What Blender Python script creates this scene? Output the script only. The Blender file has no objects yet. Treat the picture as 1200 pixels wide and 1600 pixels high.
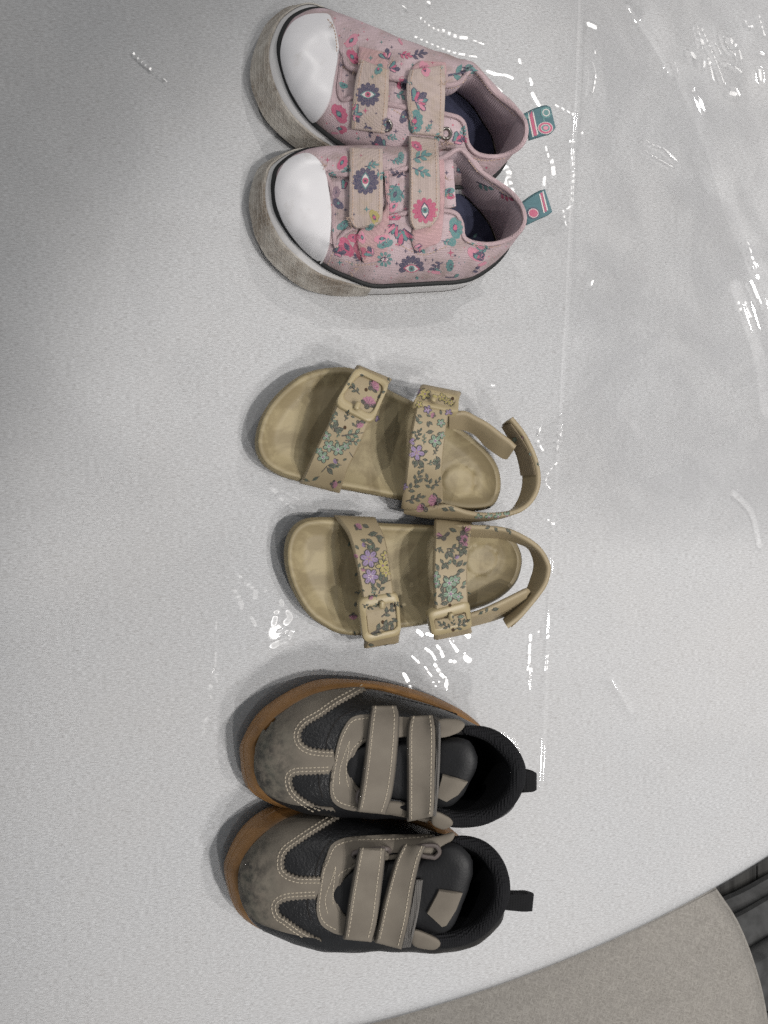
import bpy, bmesh, math, random
import numpy as np
from mathutils import Vector, geometry
from mathutils.bvhtree import BVHTree
R = math.radians
random.seed(7)
rng = np.random.default_rng(11)
S = bpy.context.scene
COL = S.collection

# ------------------------------------------------------------------ camera, light, exposure
F, TILT, H = 1200.0, R(13.0), 0.46          # focal length in photo pixels, tilt, height above the table (m)
cd = bpy.data.cameras.new('camera'); cam = bpy.data.objects.new('camera', cd); COL.objects.link(cam)
cam.location = (0, 0, H); cam.rotation_euler = (0, -TILT, 0)
cd.sensor_fit = 'VERTICAL'; cd.sensor_height = 36.0; cd.lens = 36.0*F/1600.0
cd.clip_start = 0.01; cd.clip_end = 50
S.camera = cam
W = bpy.data.worlds.new('World'); S.world = W; W.use_nodes = True
W.node_tree.nodes['Background'].inputs[0].default_value = (0.93, 0.97, 1.0, 1)
W.node_tree.nodes['Background'].inputs[1].default_value = 0.36
# (position, power, bulb radius, beam half angle or None; beam edges imitate a shadow on the left)
LAMPS = [((1.35, 0.50, 1.12), 36.0, 0.020, 51), ((0.532, -0.238, 1.25), 33.0, 0.022, 31), ((0.55, -0.103, 1.0), 10.0, 0.016, 36),
         ((0.139, -0.243, 1.1), 2.0, 0.006, None), ((-0.45, 0.90, 1.1), 15.0, 0.008, None), ((0.36, -0.76, 1.3), 15.0, 0.03, 44),  # last two are added fill: brighter top-left corner, lighter shadows
         ((0.60, 0.827, 1.1), 14.0, 0.010, None), ((1.27, 1.03, 1.1), 7.0, 0.005, None), ((0.659, -0.575, 1.25), 20.0, 0.05, 42)]  # first two added mainly for glints in the film
for k, (p, e, r, cone) in enumerate(LAMPS):
    ld = bpy.data.lights.new('ceiling_or_fill_lamp', 'SPOT' if cone else 'POINT'); ld.energy = e; ld.shadow_soft_size = r
    if cone: ld.spot_size = R(2*cone); ld.spot_blend = .22
    ld.color = (1.0, 0.97, 0.935)
    lo = bpy.data.objects.new('ceiling_or_fill_lamp', ld); lo.location = p; COL.objects.link(lo)
S.view_settings.view_transform = 'Standard'; S.view_settings.look = 'None'
S.view_settings.exposure = -0.08; S.view_settings.gamma = 1.0
S.render.engine = 'CYCLES'
S.cycles.use_denoising = False
S.cycles.sample_clamp_indirect = 2.0
S.cycles.max_bounces = 8; S.cycles.transparent_max_bounces = 12
S.cycles.caustics_reflective = False; S.cycles.caustics_refractive = False

# ------------------------------------------------------------------ measuring helpers
CT, ST = math.cos(TILT), math.sin(TILT)
CAM = Vector((0, 0, H))
def rdir(px, py):
    u, v = px-600.0, py-800.0
    return Vector((u*CT+F*ST, -v, u*ST-F*CT))
def at(px, py, z=0.0):
    """the point of the place that the photograph shows at px,py if it stands z metres above the table"""
    d = rdir(px, py); t = (z-H)/d.z
    return CAM + d*t
def mm(p): return at(p[0], p[1], p[2]*0.001)
def atv(px, py, z):
    u, v = px-600.0, py-800.0
    dx, dy, dz = u*CT+F*ST, -v, u*ST-F*CT
    t = (z-H)/dz
    return np.stack([dx*t, dy*t, H+dz*t], -1)
def proj(p):
    x, y, z = p[0], p[1], p[2]-H
    d = x*ST-z*CT; u = x*CT+z*ST
    return (600+F*u/d, 800-F*y/d)
def cr(pts, n, closed=False):
    """Catmull-Rom through pts (any dimension) resampled by chord length to n points"""
    P = np.array(pts, float); m = len(P)
    if m == 2 and not closed:
        t = np.linspace(0, 1, n)[:, None]; return P[0]*(1-t)+P[1]*t
    if closed: Q = np.vstack([P[-1], P, P[0], P[1]])
    else: Q = np.vstack([2*P[0]-P[1], P, 2*P[-1]-P[-2]])
    out = []; K = 16
    for i in range(m if closed else m-1):
        p0, p1, p2, p3 = Q[i:i+4]
        for t in np.arange(K)/K:
            out.append(0.5*((2*p1)+(-p0+p2)*t+(2*p0-5*p1+4*p2-p3)*t*t+(-p0+3*p1-3*p2+p3)*t**3))
    out.append(P[0] if closed else P[-1])
    out = np.array(out)
    d = np.r_[0, np.cumsum(np.linalg.norm(np.diff(out[:, :2], axis=0), axis=1))]
    s = np.linspace(0, d[-1], n+1)[:-1] if closed else np.linspace(0, d[-1], n)
    return np.stack([np.interp(s, d, out[:, k]) for k in range(P.shape[1])], 1)
def cr_idx(pts, per):
    """closed Catmull-Rom keeping the correspondence of control points: per samples for each"""
    P = np.array(pts, float); m = len(P); out = []
    for i in range(m):
        p0, p1, p2, p3 = P[(i-1) % m], P[i], P[(i+1) % m], P[(i+2) % m]
        for t in np.arange(per)/per:
            out.append(0.5*((2*p1)+(-p0+p2)*t+(2*p0-5*p1+4*p2-p3)*t*t+(-p0+3*p1-3*p2+p3)*t**3))
    return np.array(out)
def pip(pts, poly):
    pts = np.asarray(pts, float); poly = np.asarray(poly, float)[:, :2]
    x, y = pts[:, 0], pts[:, 1]; c = np.zeros(len(pts), bool); j = len(poly)-1
    for i in range(len(poly)):
        xi, yi = poly[i]; xj, yj = poly[j]
        if yi != yj:
            c ^= ((yi > y) != (yj > y)) & (x < (xj-xi)*(y-yi)/(yj-yi)+xi)
        j = i
    return c
def pdist(pts, poly, closed=True):
    """distance of each point to a polyline"""
    pts = np.asarray(pts, float); P = np.asarray(poly, float)[:, :2]
    best = np.full(len(pts), 1e9); n = len(P)
    for i in range(n if closed else n-1):
        a, b = P[i], P[(i+1) % n]; ab = b-a; L = ab@ab
        t = np.clip(((pts-a)@ab)/L, 0, 1) if L > 0 else np.zeros(len(pts))
        best = np.minimum(best, np.linalg.norm(pts-(a+t[:, None]*ab), axis=1))
    return best
def inset_poly(P, d):
    P = np.asarray(P, float); a = np.sum(P[:, 0]*np.roll(P[:, 1], -1)-np.roll(P[:, 0], -1)*P[:, 1])
    T = np.roll(P, -1, 0)-np.roll(P, 1, 0); T /= np.maximum(np.linalg.norm(T, axis=1, keepdims=True), 1e-9)
    N = np.stack([-T[:, 1], T[:, 0]], 1)*(1 if a > 0 else -1)
    return P+N*d

# ------------------------------------------------------------------ materials
def lin(c): return tuple(((v/255)/12.92 if v/255 <= .04045 else ((v/255+.055)/1.055)**2.4) for v in c)
def A(r, g, b, k=1.0):
    """surface colour from how it looks under this light (about 0.8 of a white sheet)"""
    return tuple(min(.9, v*k*.85) for v in lin((r, g, b)))
class NT:
    def __init__(s, name):
        s.m = bpy.data.materials.new(name); s.m.use_nodes = True; s.t = s.m.node_tree
        s.b = s.t.nodes['Principled BSDF']; s.out = s.t.nodes['Material Output']
        s.co = s.t.nodes.new('ShaderNodeTexCoord').outputs['Object']
    def n(s, typ, **kw):
        nd = s.t.nodes.new(typ)
        for k, v in kw.items(): setattr(nd, k, v)
        return nd
    def link(s, a, b): s.t.links.new(a, b)
    def mapped(s, scale=(1, 1, 1), rot=(0, 0, 0)):
        m = s.n('ShaderNodeMapping'); s.link(s.co, m.inputs[0])
        m.inputs['Scale'].default_value = scale; m.inputs['Rotation'].default_value = rot
        return m.outputs[0]
    def noise(s, scale, detail=3, rough=.55, vec=None, dist=0):
        t = s.n('ShaderNodeTexNoise'); s.link(vec or s.co, t.inputs['Vector'])
        t.inputs['Scale'].default_value = scale; t.inputs['Detail'].default_value = detail
        t.inputs['Roughness'].default_value = rough; t.inputs['Distortion'].default_value = dist
        return t.outputs['Fac']
    def voro(s, scale, feature='F1', out='Distance', vec=None, rnd=1):
        t = s.n('ShaderNodeTexVoronoi', feature=feature); s.link(vec or s.co, t.inputs['Vector'])
        t.inputs['Scale'].default_value = scale; t.inputs['Randomness'].default_value = rnd
        return t.outputs[out]
    def wave(s, scale, dirn='X', vec=None, dist=0, dscale=1):
        t = s.n('ShaderNodeTexWave', wave_type='BANDS', bands_direction=dirn); s.link(vec or s.co, t.inputs['Vector'])
        t.inputs['Scale'].default_value = scale; t.inputs['Distortion'].default_value = dist
        t.inputs['Detail Scale'].default_value = dscale; t.inputs['Detail'].default_value = 2
        return t.outputs['Fac']
    def ramp(s, fac, lo, hi, a=0.0, b=1.0):
        t = s.n('ShaderNodeMapRange'); s.link(fac, t.inputs[0])
        for i, v in zip((1, 2, 3, 4), (lo, hi, a, b)): t.inputs[i].default_value = v
        return t.outputs[0]
    def math(s, op, a, b):
        t = s.n('ShaderNodeMath', operation=op)
        for i, v in enumerate((a, b)):
            if isinstance(v, (int, float)): t.inputs[i].default_value = v
            else: s.link(v, t.inputs[i])
        return t.outputs[0]
    def mix(s, fac, a, b, mode='MIX'):
        t = s.n('ShaderNodeMix', data_type='RGBA', blend_type=mode)
        for sock, v in ((t.inputs[0], fac), (t.inputs[6], a), (t.inputs[7], b)):
            if isinstance(v, (int, float)): sock.default_value = v
            elif isinstance(v, tuple): sock.default_value = (*v[:3], 1)
            else: s.link(v, sock)
        return t.outputs[2]
    def base(s, c):
        if isinstance(c, tuple): s.b.inputs['Base Color'].default_value = (*c, 1)
        else: s.link(c, s.b.inputs['Base Color'])
        return s
    def rough(s, r):
        if isinstance(r, (int, float)): s.b.inputs['Roughness'].default_value = r
        else: s.link(r, s.b.inputs['Roughness'])
        return s
    def spec(s, v): s.b.inputs['Specular IOR Level'].default_value = v; return s
    def bump(s, h, strength=.5, dist=.0005):
        t = s.n('ShaderNodeBump'); t.inputs['Strength'].default_value = strength; t.inputs['Distance'].default_value = dist
        s.link(h, t.inputs['Height']); s.link(t.outputs[0], s.b.inputs['Normal']); return s

def simple(name, col, rough=.6, spec=.4, var=.25, vscale=120, bscale=1500, bstr=.3, bdist=.0003, dirt=None, dscale=90, dlo=.5, dhi=.75):
    m = NT(name)
    v = m.noise(vscale, 4)
    c = m.mix(m.ramp(v, .3, .7), tuple(x*(1-var) for x in col), tuple(min(.95, x*(1+var)) for x in col))
    if dirt: c = m.mix(m.ramp(m.noise(dscale, 6, .65), dlo, dhi), c, dirt)
    m.base(c).rough(rough).spec(spec)
    if bstr: m.bump(m.noise(bscale, 3), bstr, bdist)
    return m.m
def weave(name, col, pitch=.0008, rough=.9, amp=.3, bstr=.6, var=.15, dirt=None, dlo=.5, dhi=.75, dscale=70, spots=None, rot=(0, 0, 0), sheen=.0):
    m = NT(name); k = .314/pitch*1.0
    vec = m.mapped(rot=rot)
    wx = m.wave(k, 'X', vec, .6, 2); wy = m.wave(k, 'Y', vec, .6, 2); wz = m.wave(k, 'Z', vec, .6, 2)
    h = m.math('ADD', m.math('MULTIPLY', wx, wy), m.math('MULTIPLY', wz, .5))
    v = m.noise(100, 4)
    c = m.mix(m.ramp(v, .3, .7), tuple(x*(1-var) for x in col), tuple(min(.95, x*(1+var)) for x in col))
    if spots:
        for sc, colr, th in spots:
            cell = m.voro(sc, vec=m.mapped(scale=(1, 1, 1), rot=(sc*.01, sc*.02, 0)))
            c = m.mix(m.ramp(cell, th, th+.02, 1, 0), c, colr)
    if dirt: c = m.mix(m.ramp(m.noise(dscale, 6, .65), dlo, dhi), c, dirt)
    c = m.mix(m.ramp(h, .0, 1.0, amp, 0), c, tuple(x*.35 for x in col))
    m.base(c).rough(rough).spec(.2); m.bump(h, bstr, pitch*.35)
    if sheen: m.b.inputs['Sheen Weight'].default_value = sheen
    return m.m

# ------------------------------------------------------------------ objects
def setp(o, label=None, cat=None, group=None, kind=None):
    for k, v in (('label', label), ('category', cat), ('group', group), ('kind', kind)):
        if v: o[k] = v
def link_mesh(name, verts, faces, mats, loc=(0, 0, 0), parent=None, sharp=45, fm=None, smooth=True, fixn=True):
    me = bpy.data.meshes.new(name)
    lv = Vector(loc)
    me.from_pydata([tuple(Vector(v)-lv) for v in verts], [], faces)
    if not isinstance(mats, (list, tuple)): mats = [mats]
    for m in mats: me.materials.append(m)
    if fm is not None: me.polygons.foreach_set('material_index', fm)
    if fixn:
        bm = bmesh.new(); bm.from_mesh(me)
        bmesh.ops.recalc_face_normals(bm, faces=bm.faces); bm.to_mesh(me); bm.free()
    if smooth:
        me.polygons.foreach_set('use_smooth', [True]*len(me.polygons))
        me.set_sharp_from_angle(angle=R(sharp))
    me.update()
    o = bpy.data.objects.new(name, me); COL.objects.link(o)
    if parent: o.parent = parent
    else: o.location = loc
    return o
class Thing:
    def __init__(s, name, px, py, label, cat, group=None):
        s.loc = at(px, py, 0.0004)
        s.e = bpy.data.objects.new(name, None); COL.objects.link(s.e); s.e.location = s.loc
        s.e.empty_display_size = .03
        setp(s.e, label, cat, group); s.V = []; s.Fc = []; s._b = None
    def part(s, name, verts, faces, mat, parent=None, surf=True, label=None, kind=None, **kw):
        o = link_mesh(name, verts, faces, mat, s.loc, parent or s.e, **kw)
        setp(o, label, None, None, kind)
        if surf:
            n = len(s.V); s.V += [tuple(v) for v in verts]; s.Fc += [tuple(i+n for i in f) for f in faces]; s._b = None
        return o
    def bvh(s):
        if s._b is None: s._b = BVHTree.FromPolygons(s.V, s.Fc)
        return s._b
    def cast(s, px, py):
        d = rdir(px, py).normalized()
        return s.bvh().ray_cast(CAM, d)[:2]

def loft(loops, closed=True, cap0=False, cap1=False):
    n = len(loops[0]); V = [tuple(p) for l in loops for p in l]; Fc = []
    for k in range(len(loops)-1):
        for i in range(n if closed else n-1):
            j = (i+1) % n; Fc.append((k*n+i, k*n+j, (k+1)*n+j, (k+1)*n+i))
    for flag, k in ((cap0, 0), (cap1, len(loops)-1)):
        if flag:
            c = tuple(np.mean(np.array([tuple(p) for p in loops[k]]), axis=0)); V.append(c); q = len(V)-1
            for i in range(n): Fc.append((k*n+i, k*n+(i+1) % n, q))
    return V, Fc
def tube(path, r, closed=False, sides=8, flat=1.0, up=Vector((0, 0, 1))):
    """tube along 3-D points; flat<1 squashes it along up"""
    P = [Vector(p) for p in path]; n = len(P); loops = []
    for i in range(n):
        a = P[(i-1) % n] if closed or i > 0 else P[i]; b = P[(i+1) % n] if closed or i < n-1 else P[i]
        t = (b-a).normalized(); s = t.cross(up)
        s = s.normalized() if s.length > 1e-6 else Vector((1, 0, 0)); q = s.cross(t).normalized()
        rr = r[i] if isinstance(r, (list, np.ndarray)) else r
        loops.append([P[i]+s*math.cos(2*math.pi*k/sides)*rr+q*math.sin(2*math.pi*k/sides)*rr*flat for k in range(sides)])
    if closed: loops.append(loops[0])
    return loft(loops, True, not closed, not closed)
def merge(parts):
    V, Fc = [], []
    for v, f in parts:
        n = len(V); V += list(v); Fc += [tuple(i+n for i in q) for q in f]
    return V, Fc

def cdt(poly, res, rings=(1.5,), holes=()):
    """triangulate a pixel polygon with inset rings and interior points; returns pts, tris, distance to the edge"""
    def dense(p):
        p = np.asarray(p, float); out = []
        for i in range(len(p)):
            a, b = p[i], p[(i+1) % len(p)]; k = max(1, int(np.linalg.norm(b-a)/res))
            for t in range(k): out.append(a+(b-a)*t/k)
        return np.array(out)
    D = dense(poly); loops = [D]; allp = [D]
    hs = [dense(h) for h in holes]; allp += hs
    for r in rings:
        q = inset_poly(D, r); ok = pip(q, D) & (pdist(q, D) > r*.6)
        for h in hs: ok &= ~pip(q, h) & (pdist(q, h) > r*.6)
        allp.append(q[ok])
        for h in hs:
            q = inset_poly(h, -r); ok = pip(q, D) & (pdist(q, D) > r*.6) & ~pip(q, h) & (pdist(q, h) > r*.6); allp.append(q[ok])
    lo, hi = D.min(0), D.max(0); mr = max(rings) if rings else 0
    gx, gy = np.meshgrid(np.arange(lo[0], hi[0], res), np.arange(lo[1], hi[1], res))
    gx = gx+(np.arange(gx.shape[0])[:, None] % 2)*res*.5
    g = np.stack([gx.ravel(), gy.ravel()], 1)
    ok = pip(g, D); g = g[ok]
    if len(g):
        d = pdist(g, D)
        for h in hs: d = np.where(pip(g, h), -1, np.minimum(d, pdist(g, h)))
        g = g[d > mr+res*.5]
    allp.append(g)
    pts = np.vstack(allp); edges = []; k = 0
    for l in [D]+hs:
        edges += [(k+i, k+(i+1) % len(l)) for i in range(len(l))]; k += len(l)
    vv, _, ff, *_ = geometry.delaunay_2d_cdt([Vector(p) for p in pts], edges, [], 0, 1e-4)
    vv = np.array([tuple(v) for v in vv]); ff = [tuple(f) for f in ff]
    ce = np.array([vv[list(f)].mean(0) for f in ff]); ok = pip(ce, D)
    for h in hs: ok &= ~pip(ce, h)
    ff = [f for f, o in zip(ff, ok) if o]
    d = pdist(vv, D)
    for h in hs: d = np.minimum(d, pdist(vv, h))
    return vv, ff, d
def shell(P, faces, d, off, thick, edge_px=1.5):
    """give a draped sheet its thickness: rounded edge, underside"""
    P = np.asarray(P, float); N = np.zeros_like(P)
    for f in faces:
        a, b, c = P[f[0]], P[f[1]], P[f[2]]; n = np.cross(b-a, c-a)
        view = np.array((0, 0, H))-a
        if n@view < 0: n = -n
        for i in f: N[i] += n
    N /= np.maximum(np.linalg.norm(N, axis=1, keepdims=True), 1e-12)
    t = np.clip(d/edge_px, 0, 1); hgt = off+thick*(.45+.55*np.sqrt(1-(1-t)**2))
    top = P+N*hgt[:, None]; bot = P+N*(off-.0004)
    n = len(P); V = [tuple(x) for x in top]+[tuple(x) for x in bot]
    Fc = list(faces); cnt = {}
    for f in faces:
        for i in range(3):
            a, b = f[i], f[(i+1) % 3]; cnt[(min(a, b), max(a, b))] = cnt.get((min(a, b), max(a, b)), 0)+1
    for f in faces:
        for i in range(3):
            a, b = f[i], f[(i+1) % 3]
            if cnt[(min(a, b), max(a, b))] == 1: Fc.append((a, b, b+n, a+n))
    return V, Fc
def largest(faces):
    par = {}
    def find(x):
        while par.setdefault(x, x) != x: par[x] = par[par[x]]; x = par[x]
        return x
    for f in faces:
        for i in f[1:]: par[find(i)] = find(f[0])
    cnt = {}
    for f in faces: cnt[find(f[0])] = cnt.get(find(f[0]), 0)+1
    best = max(cnt, key=cnt.get)
    return [f for f in faces if find(f[0]) == best]
def drape(th, name, poly, mat, off=.0002, thick=.001, res=5, rings=(1.5,), holes=(), parent=None, jump=.008, surf=True, bvh=None, **kw):
    vv, ff, d = cdt(poly, res, rings, holes)
    P = np.zeros((len(vv), 3)); ok = np.zeros(len(vv), bool)
    for i, (x, y) in enumerate(vv):
        h = bvh.ray_cast(CAM, rdir(x, y).normalized())[0] if bvh else th.cast(x, y)[0]
        if h is not None: P[i] = h; ok[i] = True
    keep = [f for f in ff if all(ok[i] for i in f) and max(abs(P[f[0]][2]-P[f[1]][2]), abs(P[f[1]][2]-P[f[2]][2])) < jump]
    keep = largest(keep)
    used = sorted({i for f in keep for i in f}); mp = {o: k for k, o in enumerate(used)}
    V, Fc = shell(P[used], [tuple(mp[i] for i in f) for f in keep], d[used], off, thick)
    return th.part(name, V, Fc, mat, parent, surf, **kw)

def zsmooth(z, it, wrap=False):
    z = z.copy()
    for _ in range(it):
        p = np.pad(z, 1, mode='edge'); z = (p[:-2, 1:-1]+p[2:, 1:-1]+p[1:-1, :-2]+p[1:-1, 2:]+4*p[1:-1, 1:-1])/8
    return z
def taut(z):
    """pull a band tight along its length: it bridges the hollows under it"""
    n = z.shape[0]; out = z.copy()
    for j in range(z.shape[1]):
        hull = []
        for i in range(n):
            while len(hull) > 1 and (z[hull[-1], j]-z[hull[-2], j])*(i-hull[-2]) <= (z[i, j]-z[hull[-2], j])*(hull[-1]-hull[-2]): hull.pop()
            hull.append(i)
        out[:, j] = np.interp(np.arange(n), hull, z[hull, j])
    return out
def pad(th, name, poly, zx, mat, thick=.004, bulge=.002, slope=0, y0=0, res=5, parent=None, surf=True, **kw):
    """a free-standing padded piece: zx gives height (mm) along photo x, y tilt in the third column"""
    vv, ff, d = cdt(cr(poly, 70, True), res, (1.2, 3, 6)); zx = np.array(zx, float)
    z = np.interp(vv[:, 0], zx[:, 0], zx[:, 1])*.001+slope*.001*(vv[:, 1]-y0)+bulge*np.sqrt(np.clip(d/16, 0, 1))
    return th.part(name, *shell(atv(vv[:, 0], vv[:, 1], z), ff, d, 0, thick, 6), mat, parent, surf, **kw)
def strap(th, name, L, Rr, mat, thick=.0016, off=.0004, n=40, m=13, smooth=10, parent=None, surf=True, bulge=0.0, **kw):
    """a band between two pixel edges: heights given in mm, or found by laying it over what is under it"""
    L = cr(L, n); Rr = cr(Rr, n); m = m | 1
    s = np.r_[0, .05, np.linspace(.14, .86, m-4), .95, 1]
    G = L[:, None, :]*(1-s[None, :, None])+Rr[:, None, :]*s[None, :, None]
    if G.shape[2] == 3:
        z = G[..., 2]*.001
    else:
        z = np.full(G.shape[:2], np.nan)
        for i in range(n):
            for j in range(len(s)):
                h, _ = th.cast(*G[i, j])
                if h is not None: z[i, j] = h.z
        for i in range(n):
            row = z[i]; b = ~np.isnan(row)
            if b.any(): z[i] = np.where(b, row, np.nanmean(row))
        good = ~np.isnan(z[:, 0]); idx = np.arange(n)
        for j in range(len(s)): z[:, j] = np.interp(idx, idx[good], z[good, j])
        z = zsmooth(z, 2); raw = z.copy(); z = taut(z)
        z = np.maximum(zsmooth(z, smooth), raw); z = zsmooth(z, smooth//2)+off
    z = z+bulge*(1-(2*s[None, :]-1)**2)
    P = atv(G[..., 0], G[..., 1], z)
    du = np.gradient(P, axis=0); dv = np.gradient(P, axis=1); N = np.cross(du, dv)
    N /= np.maximum(np.linalg.norm(N, axis=2, keepdims=True), 1e-12)
    N *= np.where((N*(np.array((0, 0, H))-P)).sum(2, keepdims=True) < 0, -1, 1)
    e = np.minimum(np.minimum(s, 1-s)/.06, 1)[None, :]*np.ones((n, 1))
    ii = np.minimum(np.arange(n), n-1-np.arange(n)); e = np.minimum(e, np.minimum((ii+.001)/1.0, 1)[:, None])
    top = P+N*(thick*(.5+.5*np.sqrt(np.clip(1-(1-e)**2, 0, 1))))[..., None]
    bot = P
    mm_ = len(s); V = [tuple(x) for x in top.reshape(-1, 3)]+[tuple(x) for x in bot.reshape(-1, 3)]; o = n*mm_; Fc = []
    for i in range(n-1):
        for j in range(mm_-1):
            a = i*mm_+j; Fc.append((a, a+1, a+mm_+1, a+mm_)); Fc.append((o+a, o+a+mm_, o+a+mm_+1, o+a+1))
    for i in range(n-1):
        for j in (0, mm_-1):
            a = i*mm_+j; Fc.append((a, a+mm_, o+a+mm_, o+a))
    for i in (0, n-1):
        for j in range(mm_-1):
            a = i*mm_+j; Fc.append((a, a+1, o+a+1, o+a))
    return th.part(name, V, Fc, mat, parent, surf, **kw)
def stitches(th, paths, mat, r=.00033, dash=4.2, gap=2.6, lift=.00015, parent=None, name='stitching'):
    out = []
    for p in paths:
        p = np.asarray(p, float); L = np.linalg.norm(np.diff(p, axis=0), axis=1).sum()
        q = cr(p, max(4, int(L*2))); i = 0; st = max(2, int(dash*2)); sp = max(1, int(gap*2))
        while i+st < len(q):
            hs = [th.cast(*q[k]) for k in (i, i+st//2, i+st)]
            if all(h[0] is not None for h in hs) and (hs[0][0]-hs[2][0]).length < .004:
                pts = [h[0]+(h[1] if h[1].dot(CAM-h[0]) > 0 else -h[1])*(lift if k == 1 else -.00012) for k, h in enumerate(hs)]
                out.append(tube(pts, r, sides=5))
            i += st+sp
    if out: return th.part(name, *merge(out), mat, parent, False, kind='stuff')

# ------------------------------------------------------------------ flat print (inks on the cloth)
INK = NT('printed_ink')
_at = INK.n('ShaderNodeVertexColor', layer_name='ink')
INK.base(INK.mix(INK.ramp(INK.noise(2200, 2), .35, .7, 0, .35), _at.outputs[0], (.42, .33, .29))).rough(.8).spec(.2)
class Print:
    def __init__(s, th): s.th = th; s.V = []; s.F = []; s.C = []; s.ctr = []
    def poly(s, pts, col, layer=0):
        pts = np.asarray(pts, float); c = pts.mean(0); hits = []
        for p in [*pts, c]:
            h, n = s.th.cast(*p)
            if h is None: return
            if n.dot(CAM-h) < 0: n = -n
            hits.append((h, n))
        zs = [h.z for h, _ in hits]
        if max(zs)-min(zs) > .0035+.0004*np.ptp(pts, axis=0).max()/4: return
        b = len(s.V); o = .00014+.00007*layer
        s.V += [tuple(h+n*o) for h, n in hits]; k = len(pts)
        for i in range(k): s.F.append((b+i, b+(i+1) % k, b+k)); s.C.append(col)
    def shape(s, unit, cx, cy, sc, rot, col, layer=0, sq=1.0):
        s.ctr.append((cx, cy)); u = np.asarray(unit, float)*(sc, sc*sq); c, n = math.cos(rot), math.sin(rot)
        s.poly(np.stack([cx+u[:, 0]*c-u[:, 1]*n, cy+u[:, 0]*n+u[:, 1]*c], 1), col, layer)
    def build(s, name='printed_pattern'):
        if not s.F: return
        o = s.th.part(name, s.V, s.F, INK.m, None, False, smooth=False, kind='stuff', fixn=False)
        at_ = o.data.color_attributes.new('ink', 'FLOAT_COLOR', 'CORNER')
        buf = np.ones((len(s.F)*3, 4), np.float32)
        for i, c in enumerate(s.C): buf[i*3:i*3+3, :3] = c
        at_.data.foreach_set('color', buf.ravel())
def circ(n=10, ph=0): return [(math.cos(2*math.pi*i/n+ph), math.sin(2*math.pi*i/n+ph)) for i in range(n)]
PETAL = [(.0, 0), (.25, .17), (.55, .26), (.85, .2), (1, 0), (.85, -.2), (.55, -.26), (.25, -.17)]
LEAF = [(.0, 0), (.3, .15), (.6, .17), (1, 0), (.6, -.17), (.3, -.15)]
ALMOND = [(-1, 0), (-.5, .36), (0, .5), (.5, .36), (1, 0), (.5, -.36), (0, -.5), (-.5, -.36)]
BAR = [(0, -.14), (.8, -.14), (1, 0), (.8, .14), (0, .14)]
STAR = [(1, 0), (.2, .2), (0, 1), (-.2, .2), (-1, 0), (-.2, -.2), (0, -1), (.2, -.2)]
MOON = [(.7, -.9), (.1, -.7), (-.25, 0), (.1, .7), (.7, .9), (.3, .45), (.15, 0), (.3, -.45)]
NAVY, TEAL, PINK, HOT, WHT = A(50, 54, 84), A(66, 120, 122), A(186, 122, 142), A(166, 72, 106), A(196, 190, 188)
DRK, GRN, SAGE, LILAC, YEL, ROSE = A(34, 44, 40), A(50, 74, 60), A(98, 128, 108), A(122, 106, 142), A(150, 140, 80), A(146, 96, 118)
def band(P, x0, x1, y0, y1, sh, col, layer, n=5):
    for k in range(n):
        a, b = k/n, (k+1)/n
        P.poly([(x0+sh*a, y0+(y1-y0)*a), (x1+sh*a, y0+(y1-y0)*a), (x1+sh*b, y0+(y1-y0)*b), (x0+sh*b, y0+(y1-y0)*b)], col, layer)
def eye_flower(P, x, y, r, rot=0, pet=NAVY, rim=TEAL, iris=HOT, n=12):
    for i in range(n):
        a = rot+2*math.pi*i/n; P.shape(PETAL, x+math.cos(a)*r*.35, y+math.sin(a)*r*.35, r*.68, a, pet, 0, 1.15)
    P.shape(circ(12), x, y, r*.62, 0, pet, 1)
    P.shape(ALMOND, x, y, r*.66, rot, rim, 2); P.shape(ALMOND, x, y, r*.52, rot, WHT, 3)
    P.shape(circ(10), x, y, r*.24, 0, iris, 4); P.shape(circ(8), x, y, r*.1, 0, A(50, 50, 66), 5)
def crystals(P, x, y, r, rot=0, cols=(TEAL, HOT, NAVY, PINK)):
    for i, a in enumerate((-.75, -.25, .3, .8)):
        L = r*(1, .8, 1.05, .7)[i]
        P.shape(BAR, x, y, L, rot+a, NAVY, 0, 1.5); P.shape(BAR, x+math.cos(rot+a)*L*.08, y+math.sin(rot+a)*L*.08, L*.86, rot+a, cols[i % len(cols)], 1, 1.1)
def lotus(P, x, y, r, rot=0, c1=HOT, c2=TEAL):
    for a in (-1.0, -.5, 0, .5, 1.0): P.shape(PETAL, x, y, r, rot+a, c1, 0, 1.2)
    P.shape(ALMOND, x+math.cos(rot)*r*.35, y+math.sin(rot)*r*.35, r*.38, rot+1.57, NAVY, 1); P.shape(circ(8), x+math.cos(rot)*r*.35, y+math.sin(rot)*r*.35, r*.17, 0, c2, 2)
def sprig(P, x, y, r, rot=0, c1=TEAL, c2=NAVY):
    P.shape(BAR, x, y, r, rot, c2, 0, .35)
    for k, (d, a) in enumerate(((.25, .8), (.4, -.8), (.65, .7), (.75, -.6), (.95, .1))):
        P.shape(LEAF, x+math.cos(rot)*r*d, y+math.sin(rot)*r*d, r*.55, rot+a, c1, 1, 1.3)
def star(P, x, y, r, col): P.shape(STAR, x, y, r, 0, col, 0)
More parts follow.
